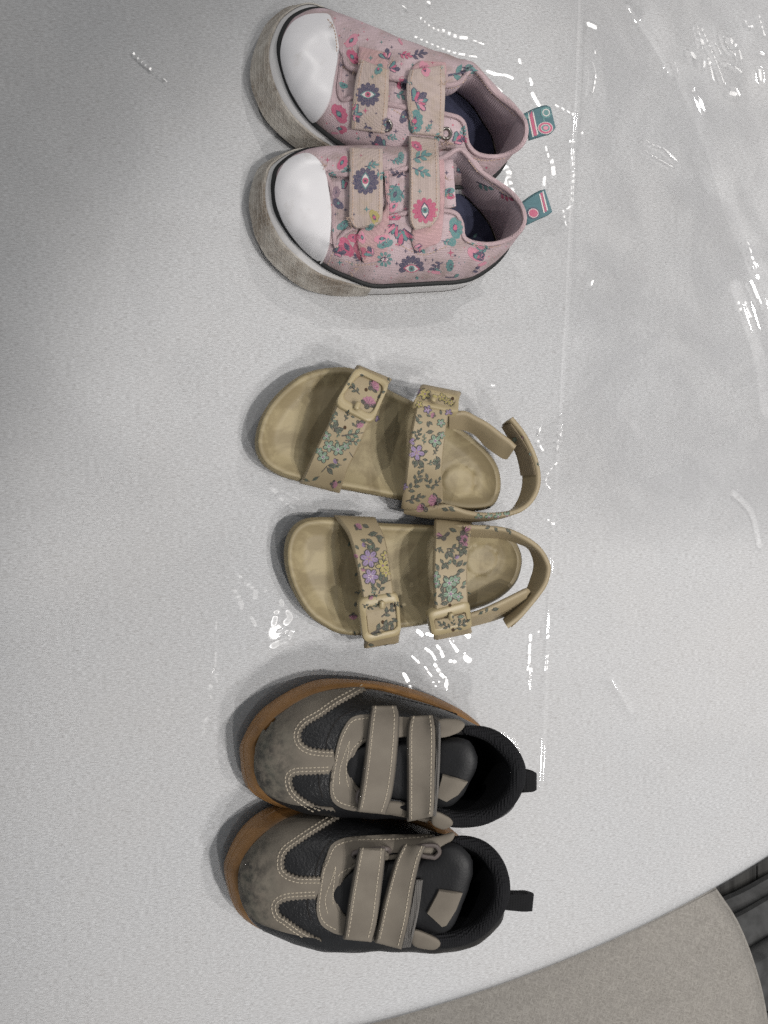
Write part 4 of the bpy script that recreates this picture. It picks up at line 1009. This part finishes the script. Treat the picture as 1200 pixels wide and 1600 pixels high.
def print_C(P):
    # toe strap
    for x, y, r, a in ((514, 697, 11, .3), (528, 702, 12, .8), (505, 714, 11, .2), (510, 681, 9, 1.0), (540, 697, 8, .5), (499, 705, 7, .2)): flower(P, x, y, r, a, SAGE)
    for x, y, r, a in ((520, 672, 16, -1.95), (522, 672, 17, -1.25), (521, 674, 18, -.25), (512, 727, 16, .1), (511, 728, 18, 2.3), (511, 730, 15, .9), (499, 744, 15, 2.6), (494, 742, 13, 1.7), (484, 752, 15, -2.8), (546, 706, 14, 1.0)): leaf(P, x, y, r, a)
    twig(P, 534, 681, 28, -.15, SAGE); twig(P, 540, 688, 22, .15, SAGE); thistle(P, 560, 660, 10, .9); thistle(P, 519, 756, 9, .2); flower(P, 588, 654, 6, .3, LILAC); leaf(P, 524, 642, 9, 1.2); leaf(P, 548, 650, 7, .4); leaf(P, 527, 755, 8, -.5)
    # on the strap end in the toe buckle
    thistle(P, 574, 634, 16, -1.2); thistle(P, 580, 606, 14, -.5); twig(P, 562, 616, 20, -2.4, GRN); leaf(P, 555, 606, 10, -2.2); leaf(P, 590, 624, 10, -1); leaf(P, 594, 614, 9, -.3); leaf(P, 562, 585, 8, .3); leaf(P, 606, 590, 7, 1.2)
    # instep strap
    flower(P, 651, 707, 15, .2, LILAC, YEL); flower(P, 680, 689, 12, .5, SAGE); flower(P, 689, 661, 8, .2, SAGE); flower(P, 641, 690, 9, .6, LILAC); flower(P, 632, 760, 7, .2, LILAC); flower(P, 690, 680, 7, .2, SAGE)
    for x, y, r, a in ((652, 718, 14, 1.9), (654, 718, 16, 1.0), (660, 718, 9, .1), (688, 722, 12, -2.2), (688, 723, 13, 3.0), (688, 725, 12, 2.3), (670, 668, 10, -1.8), (678, 674, 13, 3.0), (690, 675, 9, 2.6), (652, 648, 9, .5), (650, 650, 12, 1.2), (666, 648, 8, .4)): leaf(P, x, y, r, a)
    twig(P, 644, 756, 22, -.9); twig(P, 634, 770, 26, -.7); twig(P, 676, 770, 24, -1.9, GRN); twig(P, 648, 690, 18, -1.1); twig(P, 634, 783, 24, -.25); twig(P, 676, 760, 18, -.7); thistle(P, 684, 782, 16, 3.0); thistle(P, 692, 779, 12, -.4); leaf(P, 676, 664, 9, -2.4); flower(P, 668, 640, 8, .1, LILAC)
    thistle(P, 664, 796, 14, 3.1); leaf(P, 690, 794, 12, .3); leaf(P, 700, 792, 14, .5)
    for x, y, r in ((664, 616, 11), (676, 618, 9), (656, 614, 8), (655, 632, 7), (690, 621, 8), (698, 626, 7), (704, 630, 6)): flower(P, x, y, r, x*.3, YEL, YEL)
    flower(P, 654, 612, 6, .4, LILAC); flower(P, 701, 645, 7, .2, LILAC)
    for x in (735, 742, 750): flower(P, x, 643+(x-735)*.55, 5, x, YEL, YEL)
    leaf(P, 756, 651, 9, .4); flower(P, 804, 687, 5, .2, SAGE)
    for x in (748, 764, 778, 792, 806): flower(P, x, 809-(x-748)*.08, 8, x*.7, SAGE)
    for x, a in ((726, .7), (742, .2), (760, -.6), (776, .4), (800, .2)): leaf(P, x, 795, 9, a)
    for x, y, c in ((815, 680, ROSE), (827, 706, SAGE), (839, 722, GRN), (843, 738, ROSE), (843, 748, GRN)): leaf(P, x, y, 8, 1.2, c)
def print_D(P):
    # toe strap
    flower(P, 577, 873, 17, .2, LILAC, YEL, 6); flower(P, 579, 901, 15, .1, LILAC, WHT, 6); flower(P, 598, 884, 13, .5, YEL, YEL); flower(P, 602, 868, 9, .8, YEL, YEL); flower(P, 603, 895, 9, .3, YEL, YEL)
    for x, y, r, a in ((580, 861, 13, -2.1), (582, 861, 14, -1.45), (583, 861, 12, -.4), (595, 850, 14, -1.8), (575, 836, 16, -.2), (572, 842, 14, .6), (592, 828, 12, -.6), (586, 838, 14, .2), (600, 912, 14, -1.2), (602, 910, 14, -.4), (598, 906, 13, -1.9), (590, 922, 12, -2.7), (585, 918, 11, -2.1), (541, 834, 12, -2.0), (558, 894, 8, 2)): leaf(P, x, y, r, a)
    twig(P, 592, 928, 26, -1.35); thistle(P, 558, 826, 9, -1); leaf(P, 566, 820, 12, .4); leaf(P, 563, 928, 8, 1.8)
    # on the strap end in the toe buckle
    twig(P, 596, 964, 26, -.7); twig(P, 580, 990, 30, -.5); leaf(P, 596, 981, 12, .3); leaf(P, 600, 985, 14, -1.0); leaf(P, 614, 974, 12, 1.8); leaf(P, 612, 966, 12, .5); leaf(P, 581, 992, 14, -.3); leaf(P, 594, 989, 9, -2.4)
    # instep strap
    thistle(P, 693, 840, 15, -1.9); thistle(P, 724, 832, 15, -.7); thistle(P, 718, 842, 14, .2); thistle(P, 727, 845, 11, 1.0); twig(P, 698, 858, 24, -.1)
    for x, y, r, a in ((699, 860, 16, .9), (698, 862, 13, 1.6), (722, 856, 14, .9), (722, 858, 14, 1.8), (726, 858, 9, -.4), (702, 826, 13, .4), (712, 884, 13, -1.9), (713, 886, 15, -.8), (714, 893, 13, -.2), (712, 900, 10, -.7), (690, 890, 14, -1.0), (686, 892, 13, -2.0), (700, 890, 10, -1.9), (689, 912, 12, 2.4), (690, 915, 13, 1.4), (682, 925, 11, 2), (684, 932, 14, -.3), (690, 940, 14, -1.1), (688, 944, 14, -.2), (684, 946, 9, -2.2), (730, 925, 8, .5)): leaf(P, x, y, r, a)
    for x, y, r, a in ((702, 911, 14, .2), (704, 928, 15, .5), (680, 900, 10, .1), (716, 932, 9, .2), (712, 906, 9, .8), (682, 912, 8, .4)): flower(P, x, y, r, a, SAGE)
    twig(P, 706, 984, 20, -2.6); twig(P, 710, 984, 22, -.6); twig(P, 708, 980, 14, -1.6); leaf(P, 714, 964, 12, -.1, SAGE); leaf(P, 716, 966, 9, 1.0)
    # heel strap and side
    for x, y, r, a in ((766, 823, 9, 2.8), (772, 824, 10, .8), (776, 822, 9, .1), (790, 826, 10, .6), (796, 828, 8, 1.3), (858, 862, 9, 1.4), (865, 874, 9, 1.5), (748, 960, 9, -.6), (768, 953, 12, -.2), (758, 957, 9, -1), (846, 940, 8, 2.0)): leaf(P, x, y, r, a)
    for x, y, c in ((836, 839, ROSE), (844, 847, LILAC), (854, 856, YEL), (862, 868, YEL), (850, 930, YEL), (856, 918, ROSE), (838, 950, SAGE)): flower(P, x, y, 6, x, c, c)
    for x, y, r, a in ((556, 940, 9, 1.7), (553, 985, 9, 1.3), (575, 1007, 10, .1), (600, 1008, 10, -.2), (690, 1000, 8, 0)): leaf(P, x, y, r, a)
    thistle(P, 552, 960, 9, 1.6)

SD_C = dict(base=(600, 690), label='tan floral sandal with its buckles facing the pink sneakers',
    outline=[(546, 576), (507, 577), (477, 585), (451, 602), (427, 626), (410, 654), (402, 686), (405, 708), (418, 727), (445, 742), (475, 750), (500, 756), (541, 762), (585, 770), (628, 778), (690, 789), (730, 796), (766, 792), (779, 774), (782, 753), (777, 729), (762, 706), (740, 686), (718, 670), (690, 652), (650, 631), (609, 611), (578, 590)],
    axis=[(402, 660), (782, 750)], heel=(716, 751), toebar=((478, 680), .12),
    straps=[('toe_strap', [(468, 752, 12), (474, 742, 20), (486, 716, 31), (503, 681, 37), (514, 660, 40), (522, 640, 41), (540, 605, 39), (552, 580, 31), (556, 574, 22)], [(531, 768, 12), (535, 756, 21), (543, 733, 32), (559, 701, 38), (568, 680, 41), (576, 662, 42), (594, 626, 39), (606, 602, 31), (608, 597, 22)]),
            ('instep_strap', [(627, 792, 14), (628, 782, 24), (634, 732, 41), (639, 688, 46), (647, 645, 46), (652, 624, 42), (656, 610, 34), (658, 606, 24)], [(694, 803, 16), (692, 778, 28), (690, 732, 42), (694, 688, 46), (700, 648, 46), (707, 632, 43), (714, 622, 34), (716, 618, 24)])],
    heel_strap=([(632, 792, 15), (664, 790, 25), (697, 786, 31), (731, 796, 33), (764, 800, 36), (798, 797, 38), (822, 786, 40), (836, 768, 41), (840, 748, 42), (836, 722, 42), (828, 702, 42), (815, 678, 42), (797, 656, 42)],
                [(632, 795, 12), (664, 802, 14), (697, 806, 17), (731, 808, 20), (764, 806, 22), (795, 798, 24), (807, 784, 27), (814, 766, 28), (816, 747, 28), (813, 725, 28), (808, 708, 28), (798, 686, 28), (784, 664, 29)], 1),
    tape=([(838, 742, 41), (834, 722, 41), (826, 702, 41), (813, 680, 41), (799, 661, 41)], [(815, 743, 28.5), (812, 725, 28.5), (807, 708, 28.5), (797, 687, 28.5), (785, 666, 29.5)]),
    tab=([(700, 642, 36), (726, 640, 37), (745, 649, 38), (765, 660, 39), (784, 675, 40), (798, 685, 40), (808, 695, 40)], [(700, 664, 25), (722, 665, 25), (742, 672, 26), (760, 690, 26), (776, 703, 27), (789, 711, 27), (797, 712, 28)]), tabflip=1,
    buckles=[([(557, 571, 40), (611, 596, 41), (582, 663, 46), (522, 631, 46)], [(563, 583, 41), (601, 602, 41.5), (580, 648, 45.5), (534, 620, 45)], ((561, 628, 46.5), (556, 640, 47.2)), ([(536, 622, 43), (548, 600, 42), (558, 583, 39), (560, 574, 33)], [(582, 650, 44), (592, 624, 42.5), (601, 604, 39), (608, 593, 33)])),
             ([(660, 605, 41), (718, 618, 41), (717, 645, 49), (644, 630, 49)], [(659, 615, 43), (712, 625, 43), (706, 634, 47), (654, 623, 47)], ((680, 617, 47), (676, 627, 49.5)), ([(652, 628, 45.5), (655, 618, 44.5), (659, 609, 40), (661, 605, 35)], [(708, 638, 45.5), (711, 630, 44.5), (714, 620, 40), (716, 616, 35)]))],
    holes=[(572, 609), (539, 668), (707, 623)], print=print_C)
SD_D = dict(base=(640, 900), label='tan floral sandal with both buckles facing the black shoes', 
    outline=[(520, 811), (484, 812), (464, 822), (452, 841), (448, 867), (452, 897), (464, 929), (485, 960), (510, 978), (534, 989), (575, 991), (626, 980), (666, 974), (706, 962), (740, 951), (763, 943), (787, 929), (805, 911), (813, 892), (815, 872), (809, 853), (798, 839), (783, 832), (735, 827), (677, 823), (600, 820), (556, 814)],
    axis=[(448, 890), (815, 870)], heel=(752, 876), toebar=((524, 890), -.05),
    straps=[('toe_strap', [(522, 808, 12), (526, 813, 20), (543, 836, 31), (553.5, 871, 38), (560, 901, 40), (565, 930, 41), (567, 960, 39), (568, 990, 31), (569, 1004, 22), (568, 1008, 14)], [(586, 811, 12), (589, 818, 22), (601, 845, 32), (608, 884, 39), (611, 905, 41), (614, 923, 42), (617, 950, 39), (619, 982, 31), (620, 1000, 22), (618, 1003, 14)]),
            ('instep_strap', [(679, 814, 16), (678, 820, 26), (677, 850, 41), (676, 885, 46), (677, 920, 46), (678, 953, 44), (679, 975, 37), (680, 990, 27)], [(737, 818, 18), (736, 830, 31), (732, 858, 42), (729, 888, 46), (729, 918, 46), (730, 942, 44), (731, 966, 37), (732, 982, 27)])],
    heel_strap=([(700, 818, 28), (738, 818.5, 34), (778, 821, 37), (803, 827, 39), (831, 842, 41), (850, 859, 42), (861, 880, 42), (862, 894, 42), (856, 915, 42), (840, 938, 42), (817, 965, 42), (795, 983, 42)],
                [(700, 830, 18), (738, 832, 21), (780, 834, 23), (808, 841, 25), (828, 850, 27), (836, 862, 28), (840, 878, 28), (839, 892, 28), (835, 905, 28), (826, 928, 28), (806, 955, 28), (790, 974, 29)], 1),
    tape=([(859, 896, 41), (853, 915, 41), (838, 936, 41), (815, 963, 41), (798, 979, 41)], [(838, 894, 28.5), (834, 905, 28.5), (825, 928, 28.5), (806, 954, 28.5), (792, 971, 29.5)]),
    tab=([(712, 960, 34), (736, 955, 36), (756, 948, 38), (786, 934, 39), (808, 923, 40), (822, 917, 40), (829, 922, 40)], [(712, 978, 24), (740, 970, 24), (760, 965, 25), (782, 958, 26), (802, 949, 27), (820, 941, 28), (829, 934, 28)]), tabflip=1,
    buckles=[([(559, 937, 45), (623, 925, 45), (628, 993, 38), (568, 1006, 38)], [(571, 950, 45), (619, 941, 45), (621, 984, 39.5), (576, 994, 39.5)], ((597, 939, 46.5), (597, 951, 45.6)), ([(572, 950, 43), (574, 975, 41), (576, 992, 37), (572, 1010, 26)], [(619, 942, 43), (620, 966, 41), (621, 984, 37), (619, 1002, 26)])),
             ([(668, 958, 48), (734, 939, 48), (739, 983, 40), (675, 996, 40)], [(678, 968, 47.5), (728, 956, 47.5), (731, 974, 43), (681, 985, 43)], ((705, 958, 49), (705, 969, 47.6)), ([(679, 966, 45.5), (680, 976, 44), (681, 985, 41.5), (681, 996, 33)], [(728, 954, 45.5), (730, 966, 44), (731, 975, 41.5), (733, 986, 33)]))],
    holes=[(598, 972), (585, 907), (703, 905), (703, 927), (703, 946), (708, 984)], print=print_D)
SC = sandal(SD_C); SDD = sandal(SD_D)

# ================================================================== taupe and black shoes
M_GUM = simple('gum_rubber', A(132, 95, 53), .5, .4, .12, 90, 500, .12, .0003, A(98, 68, 36), 60, .5, .8)
M_GUMD = simple('gum_groove', A(84, 58, 30), .7, .3, .1, 90, bstr=0)
M_BLK = simple('black_leather', A(19, 19, 21), .42, .4, .2, 150, 700, .6, .0008, A(62, 60, 58), 110, .68, .9)
M_BLKMESH = weave('black_mesh', A(22, 22, 25), .0013, .85, .6, 1.0, .1)
M_TNG = simple('black_tongue_leather', A(18, 18, 20), .55, .3, .2, 80, 800, .3, .0005)
def nubuck(name, scuff=0):
    m = NT(name); v = m.noise(70, 5); c = m.mix(m.ramp(v, .3, .7), A(100, 93, 84), A(112, 105, 95))
    if scuff:
        s = m.n('ShaderNodeSeparateXYZ'); m.link(m.co, s.inputs[0])
        near = m.ramp(s.outputs[0], scuff+.014, scuff-.004, 0, 1)
        sc = m.math('MULTIPLY', near, m.ramp(m.noise(160, 8, .75), (.42), .62))
        c = m.mix(sc, c, A(50, 49, 47)); c = m.mix(m.math('MULTIPLY', near, m.ramp(m.noise(90, 4), .45, .7, 0, .5)), c, A(90, 91, 81))
    m.base(c).rough(.78).spec(.25); m.bump(m.noise(1500, 3), .3, .0003); return m.m
M_NUB = nubuck('taupe_nubuck')
M_STITCH = simple('beige_stitch', A(162, 152, 136), .8, .2, .1, 200, bstr=0)
M_STITCHD = simple('dark_stitch', A(30, 28, 27), .8, .2, .1, 200, bstr=0)
M_ELAST = weave('grey_elastic', A(105, 102, 99), .0010, .9, .5, .9, .1)
M_BACK = simple('grey_strap_backing', A(74, 70, 66), .9, .2, .15, 200, 900, .4, .0004)
M_RINGP = simple('grey_plastic_ring', A(86, 78, 75), .45, .4, .08, 80, bstr=0)
M_WEB = weave('black_webbing', A(20, 20, 22), .0016, .85, .5, .9, .1)

def zigzag(p, amp=1.3, step=3.2):
    q = cr(p, max(4, int(np.linalg.norm(np.diff(np.asarray(p, float), axis=0), axis=1).sum()/step)))
    T = np.gradient(q, axis=0); N = np.stack([-T[:, 1], T[:, 0]], 1); N /= np.maximum(np.linalg.norm(N, axis=1, keepdims=True), 1e-9)
    return q+N*(amp*np.where(np.arange(len(q)) % 2, 1, -1))[:, None]
def off_path(p, d, n=60):
    q = cr(p, n); T = np.gradient(q, axis=0); N = np.stack([-T[:, 1], T[:, 0]], 1); N /= np.maximum(np.linalg.norm(N, axis=1, keepdims=True), 1e-9)
    return q+N*d
def black_shoe(d):
    th = Thing('leather_shoe', *d['base'], d['label'], 'shoe', 'pair of taupe and black shoes')
    B, T, O = d['B'], d['T'], d['O']; B3, T3 = ring3(B), ring3(T)
    Gc = sole_outline(B, O, .0016, .004); G3 = cr_idx(Gc, 8); N3 = np.c_[outward(G3), np.zeros(len(G3))]; up = np.array((0, 0, 1.))
    U = upper_surface(B3-N3*.0012, T3, 20, .0045, .0005, .62, .40, d['seed']); uv_, uf_ = loft(U); th.part('upper', uv_, uf_, M_BLK); ub = BVHTree.FromPolygons([tuple(v) for v in uv_], uf_)
    base = G3-N3*.0025; base[:, 2] = np.maximum(0, G3[:, 2]-.006)*.8+.0003
    g = lambda f, o: G3*(1-f)+B3*f+N3*o
    th.part('gum_sole', *loft([base, g(0, 0), g(.25, .0012), g(.47, .0016), g(.50, .0007), g(.53, .0016), g(.78, .0016), g(.96, .0008), g(1.0, -.0002), B3-N3*.0016-up*.0004], True, True), M_GUM)
    Li = lining_loops(T3*1.0, T3, .02) ; 
    Bi = B3-N3*.004; Li = lining_loops(Bi, T3-up*.001, .020, .003, 10); th.part('lining', *loft(Li), M_BLKMESH)
    th.part('insole', *loft([Li[-1], Li[-1]*.4+Li[-1].mean(0)*.6], True, False, True), M_BLKMESH)
    nB = len(B); c0, c1 = d['collar']; ids = [(i % nB)*8+k for i in range(c0, c1) for k in range(8)]; w = np.linspace(0, 1, len(ids)); rad = .0014+.0030*np.sqrt(np.clip(np.sin(math.pi*w)*1.6, 0, 1))
    N3t = np.c_[outward(T3), np.zeros(len(T3))]
    th.part('padded_collar', *tube((T3+N3t*.0026-up*.0008)[ids], rad, False, 12), M_BLKMESH)
    ti = [(i % nB)*8+k for i in range(c1+1, c0+nB-1) for k in range(8)]
    th.part('throat_edge', *tube((T3+np.array((0, 0, .0004)))[ti], .0013, False, 8), M_NUB)
    # tongue
    pad(th, 'tongue', d['tongue'], d['tongue_z'], M_TNG, .004, .003)
    # overlays of taupe nubuck
    nub = d['toe_mat']; toe = np.vstack([inset_poly(np.vstack([d['toe_out'], d['toe_in'][0][0]]), 2.4)[:len(d['toe_out'])]]+[zigzag(p) if z else np.array(p, float) for p, z in d['toe_in']])
    drape(th, 'toe_overlay', toe, nub, .0002, .0011, 5, (1.2,), surf=True, bvh=ub, jump=.06)
    drape(th, 'eyestay', cr(d['stay'], 110, True), M_NUB, .0002, .0012, 5, (1.2,), holes=(cr(d['stay_hole'], 36, True),) if d.get('stay_hole') else (), bvh=ub)
    for e, zx, sl_, y0 in d['ears']: pad(th, 'collar_tab', e, zx, M_NUB, .0016, .0006, sl_, y0)
    drape(th, 'tongue_label', d['label_poly'], M_NUB, .0004, .0014, 5, (1.2,))
    for r in d['rings']:
        pts = []
        for p in cr(r, 40, True):
            h, n = th.cast(p[0], p[1])
            if h is not None: pts.append(at(p[0], p[1], h.z))
        if len(pts) > 20:
            Q = np.array([tuple(p) for p in pts]); Mx = np.c_[Q[:, :2], np.ones(len(Q))]; z = Mx@np.linalg.lstsq(Mx, Q[:, 2], rcond=None)[0]+.001; th.part('strap_ring', *tube([Vector((p.x, p.y, zz+.0012)) for p, zz in zip(pts, z)], .0013, True, 8), M_RINGP)
    for el in d['elastic']: strap(th, 'elastic_edge', *el, M_ELAST, .0012, .0014, 40, 9, 8)
    sl, sd = [], []
    for st in d['straps']:
        bl, br = np.array(st[0], float), np.array(st[1], float); dv = (br-bl)*.035
        strap(th, 'strap_backing', bl-dv, br+dv, M_BACK, .0009, .0007, 50, 11, 10)
        strap(th, 'strap', *st, M_NUB, .0020, .0012, 50, 15, 10)
        l, r = cr(np.array(st[0], float)[:, :2], 40), cr(np.array(st[1], float)[:, :2], 40); sl += [l*.86+r*.14, l*.14+r*.86]
    for p in d['stitch']: sl.append(p)
    stitches(th, sl, M_STITCH, .00034, 4.0, 2.6, .00022)
    strap(th, 'heel_loop', *d['loop'], M_WEB, d.get('loop_t', .003), 0, 14, 9)
    # creases on the black leather: dark stitched seams
    stitches(th, d['dark'], M_STITCHD, .0004, 6, 1.2, .0001, name='dark_seam')
    return th

E_WU = [(571, 1079), (530, 1101), (502, 1120), (480, 1133), (470.5, 1146), (472.5, 1159), (484, 1167), (500, 1170), (521, 1171)]   # edge of the upper black window
E_WL = [(513, 1209), (485, 1210), (464, 1211), (456.5, 1216), (459, 1231), (469, 1243), (489, 1256), (506, 1263), (524, 1266)]
BK_E = dict(base=(600, 1180), seed=2.0, label='taupe and black shoe with a gum sole, the one beside the sandals', collar=(6, 14),
    B=[(396, 1181, 26), (402, 1152, 26), (441, 1111, 25.5), (502, 1080, 25), (575, 1073, 24), (640, 1088, 24), (690, 1105, 24), (738, 1130, 24), (768, 1162, 24), (779, 1200, 24), (772, 1240, 24), (738, 1263, 24), (690, 1266, 24), (640, 1262, 24), (580, 1264, 24), (520, 1264, 25), (456, 1258, 25.5), (408, 1232, 26)],
    T=[(548, 1198, 55), (551, 1178, 56), (559, 1164, 57), (580, 1152, 59), (625, 1148, 62), (680, 1148, 66), (722, 1148, 69), (762, 1156, 71), (791, 1180, 76), (803, 1209, 80), (790, 1244, 77), (757, 1268, 70), (713, 1273, 67), (680, 1262, 66), (620, 1250, 63), (575, 1243, 60), (557, 1232, 57), (549, 1216, 56)],
    O={0: (375, 1183, 9), 1: (380, 1152, 9), 2: (415, 1103, 8), 3: (492, 1063, 6), 4: (572, 1064, 5), 17: (389, 1234, 9), 16: (452, 1262, 7)},
    tongue=[(538, 1180), (560, 1168), (620, 1164), (680, 1160), (712, 1158), (730, 1163), (739, 1178), (739, 1196), (730, 1216), (715, 1242), (690, 1254), (620, 1244), (560, 1230), (538, 1218)], tongue_z=[(540, 50), (620, 57), (680, 63), (740, 73)],
    toe_mat=nubuck('scuffed_taupe_nubuck_a', -.069), toe_out=cr([(524, 1264), (489, 1261), (456, 1257.5), (426, 1247), (407, 1231), (398, 1209), (397, 1181), (403, 1155), (418, 1130), (442, 1112), (471, 1093), (502, 1081), (545, 1074), (571, 1074)], 90),
    toe_in=[(E_WU, 1), ([(524, 1190)], 0), (E_WL, 1)],
    stay=[(578, 1117), (552, 1120), (539, 1133), (528, 1157), (520, 1192), (515, 1226), (518, 1248), (532, 1260), (558, 1266), (600, 1270), (640, 1276), (685, 1286), (682, 1276), (640, 1256), (600, 1250), (566, 1246), (553, 1230), (549, 1215), (549, 1200), (555, 1176), (568, 1162), (600, 1156), (640, 1152), (690, 1150), (692, 1128), (640, 1122)],
    ears=[([(684, 1127), (706, 1124), (720, 1127), (725, 1134), (714, 1145), (686, 1151)], [(680, 70), (725, 74)], .12, 1148), ([(679, 1268), (700, 1276), (707, 1284), (703, 1290), (691, 1294), (675, 1285)], [(670, 70), (710, 73)], -.2, 1270)],
    label_poly=[(692, 1209), (730, 1220), (716, 1240), (698, 1251), (682, 1244)], rings=[[(566, 1232), (572, 1238), (570, 1250), (562, 1254), (557, 1246), (559, 1236)]],
    elastic=[([(672, 1118), (682, 1160), (680, 1225), (676, 1274)], [(688, 1123), (688.5, 1160), (686, 1225), (681.5, 1275)])],
    straps=[([(582, 1103), (577, 1130), (570, 1190), (563, 1240), (558, 1266)], [(618, 1103), (622, 1125), (618, 1190), (611, 1240), (601, 1271)]),
            ([(642, 1119), (637, 1145), (637, 1212), (637, 1260), (637, 1282)], [(676, 1118), (680, 1145), (679, 1215), (678, 1255), (676, 1275)])],
    stitch=[off_path(E_WU, 5), off_path(E_WU, 10.5), off_path(E_WL, 5)[:52], off_path(E_WL, 10.5)[:50], cr([(576, 1122), (554, 1125), (543, 1136), (532.5, 1159), (525, 1192), (520, 1226), (523, 1245), (534, 1255), (556, 1261)], 90),
            cr([(546, 1158), (538, 1178), (531, 1202), (530, 1222), (532, 1230)], 50), cr([(545, 1160), (544, 1175), (541, 1195), (541, 1215), (545, 1232)], 50), cr([(566, 1156), (552, 1168), (546, 1180)], 30)],
    dark=[cr([(509, 1170), (513, 1150), (526, 1126), (548, 1112), (575, 1108)], 60), cr([(498, 1212), (499, 1228), (504, 1246)], 30), cr([(600, 1085), (680, 1105), (720, 1118)], 60)],
    loop=([(810, 1202, 70), (820, 1201, 72), (828, 1203, 71), (831, 1208, 68)], [(808, 1238, 70), (819, 1237, 72), (828, 1236, 71), (831, 1232, 68)]))
F_WU = [(534, 1276), (495, 1300), (469, 1317), (449, 1332), (444, 1347), (447, 1360), (464, 1368), (480, 1369), (500, 1369)]
F_WL = [(492, 1404), (470, 1405), (447, 1407.5), (435.5, 1415), (438, 1428), (447, 1434), (469, 1450), (486, 1460), (503, 1469)]
BK_F = dict(base=(580, 1380), seed=5.0, label='taupe and black shoe with plastic strap rings and heel loop sticking out, nearest the chair', collar=(6, 14),
    B=[(371, 1380, 26), (373, 1354, 26), (404, 1308, 25.5), (460, 1273, 25), (520, 1262, 24), (590, 1270, 24), (650, 1284, 24), (708, 1312, 24), (745, 1350, 24), (757, 1384, 24), (748, 1420, 24), (712, 1452, 24), (660, 1462, 24), (600, 1462, 24), (550, 1466, 24), (500, 1470, 25), (438, 1456, 25.5), (388, 1430, 26)],
    T=[(527, 1395, 55), (531, 1378, 56), (540, 1364, 57), (565, 1345, 59), (620, 1338, 62), (670, 1334, 66), (706, 1322, 69), (745, 1330, 71), (770, 1357, 76), (778, 1387, 80), (771, 1416, 77), (742, 1448, 70), (698, 1461, 67), (650, 1452, 66), (600, 1447, 63), (556, 1442, 60), (537, 1432, 57), (528, 1415, 56)],
    O={0: (351, 1368, 9), 1: (355, 1334, 9), 2: (384, 1286, 8), 3: (434, 1255, 6), 17: (372, 1424, 9), 16: (430, 1458, 7)},
    tongue=[(518, 1378), (545, 1362), (600, 1350), (660, 1342), (694, 1324), (714, 1325), (730, 1340), (733, 1358), (729, 1376), (720, 1402), (704, 1440), (688, 1450), (660, 1446), (600, 1440), (545, 1430), (518, 1414)], tongue_z=[(520, 50), (600, 57), (660, 63), (735, 73)],
    toe_mat=nubuck('scuffed_taupe_nubuck_b', -.071), toe_out=cr([(503, 1468.5), (470, 1463), (438, 1455.5), (404, 1442.5), (386, 1428), (376, 1406), (371.5, 1380), (374, 1354), (385, 1332), (405, 1309), (434, 1286), (464, 1272.5), (500, 1265), (530, 1264)], 90),
    toe_in=[(F_WU, 1), ([(502, 1386)], 0), (F_WL, 1)],
    stay=[(547, 1308.5), (529, 1313), (516, 1321.5), (508, 1343), (502, 1360), (495, 1402), (494, 1423), (501, 1443), (516, 1454), (529, 1459), (560, 1465), (610, 1470), (650, 1470), (686, 1470), (660, 1454), (610, 1448), (556, 1444), (538, 1432), (528, 1417), (527, 1393), (534, 1371), (551, 1360), (600, 1342), (660, 1336), (700, 1316), (706, 1302), (660, 1306), (600, 1306)],
    ears=[([(655, 1316), (690, 1306), (708, 1301), (706, 1312), (686, 1326), (668, 1338), (654, 1336)], [(650, 68), (710, 72)], .12, 1336), ([(645, 1453), (670, 1460), (686, 1469), (686, 1477), (674, 1482), (646, 1475)], [(640, 69), (690, 73)], -.2, 1455)],
    label_poly=[(686, 1389), (722, 1394), (712, 1420), (697, 1444), (690, 1446), (667, 1425)], rings=[[(556, 1322), (594, 1318), (606, 1324), (608, 1338), (598, 1346), (562, 1342), (550, 1332)], [(650, 1322), (676, 1318), (684, 1326), (680, 1334), (668, 1337), (656, 1334)]],
    elastic=[([(650, 1374), (642, 1420), (632, 1455), (627, 1480)], [(661, 1374), (655, 1420), (648, 1453), (642, 1478)])],
    straps=[([(562, 1324), (556, 1350), (547, 1400), (541, 1440), (537, 1466)], [(601, 1325), (599, 1350), (593, 1400), (588, 1440), (580, 1470)]),
            ([(631, 1319), (618, 1345), (602, 1400), (592, 1445), (586, 1471)], [(664, 1322), (655, 1345), (646, 1385), (637, 1440), (627, 1481)])],
    stitch=[off_path(F_WU, 5), off_path(F_WU, 10.5), off_path(F_WL, 5)[:52], off_path(F_WL, 10.5)[:50], cr([(550, 1314), (532, 1318), (521, 1326), (512.5, 1346), (506, 1362), (500, 1402), (499, 1422), (505, 1439), (518, 1449), (530, 1454)], 90),
            cr([(524, 1354), (518, 1375), (510, 1395), (508, 1410), (512, 1428)], 50), cr([(524, 1356), (522, 1375), (520, 1395), (520, 1415)], 50), cr([(548, 1356), (532, 1364), (526, 1374)], 30), cr([(560, 1312), (620, 1311), (680, 1306)], 60)],
    dark=[cr([(492, 1368), (496, 1350), (504, 1330), (520, 1310)], 50), cr([(480, 1404), (481, 1420), (486, 1438)], 30)],
    loop=([(782, 1391, 74), (806, 1391, 73), (820, 1391, 72), (831, 1394, 69)], [(781, 1418, 73), (806, 1420, 71), (820, 1421, 70), (828, 1421, 67)]))
SE = black_shoe(BK_E); SF = black_shoe(BK_F)
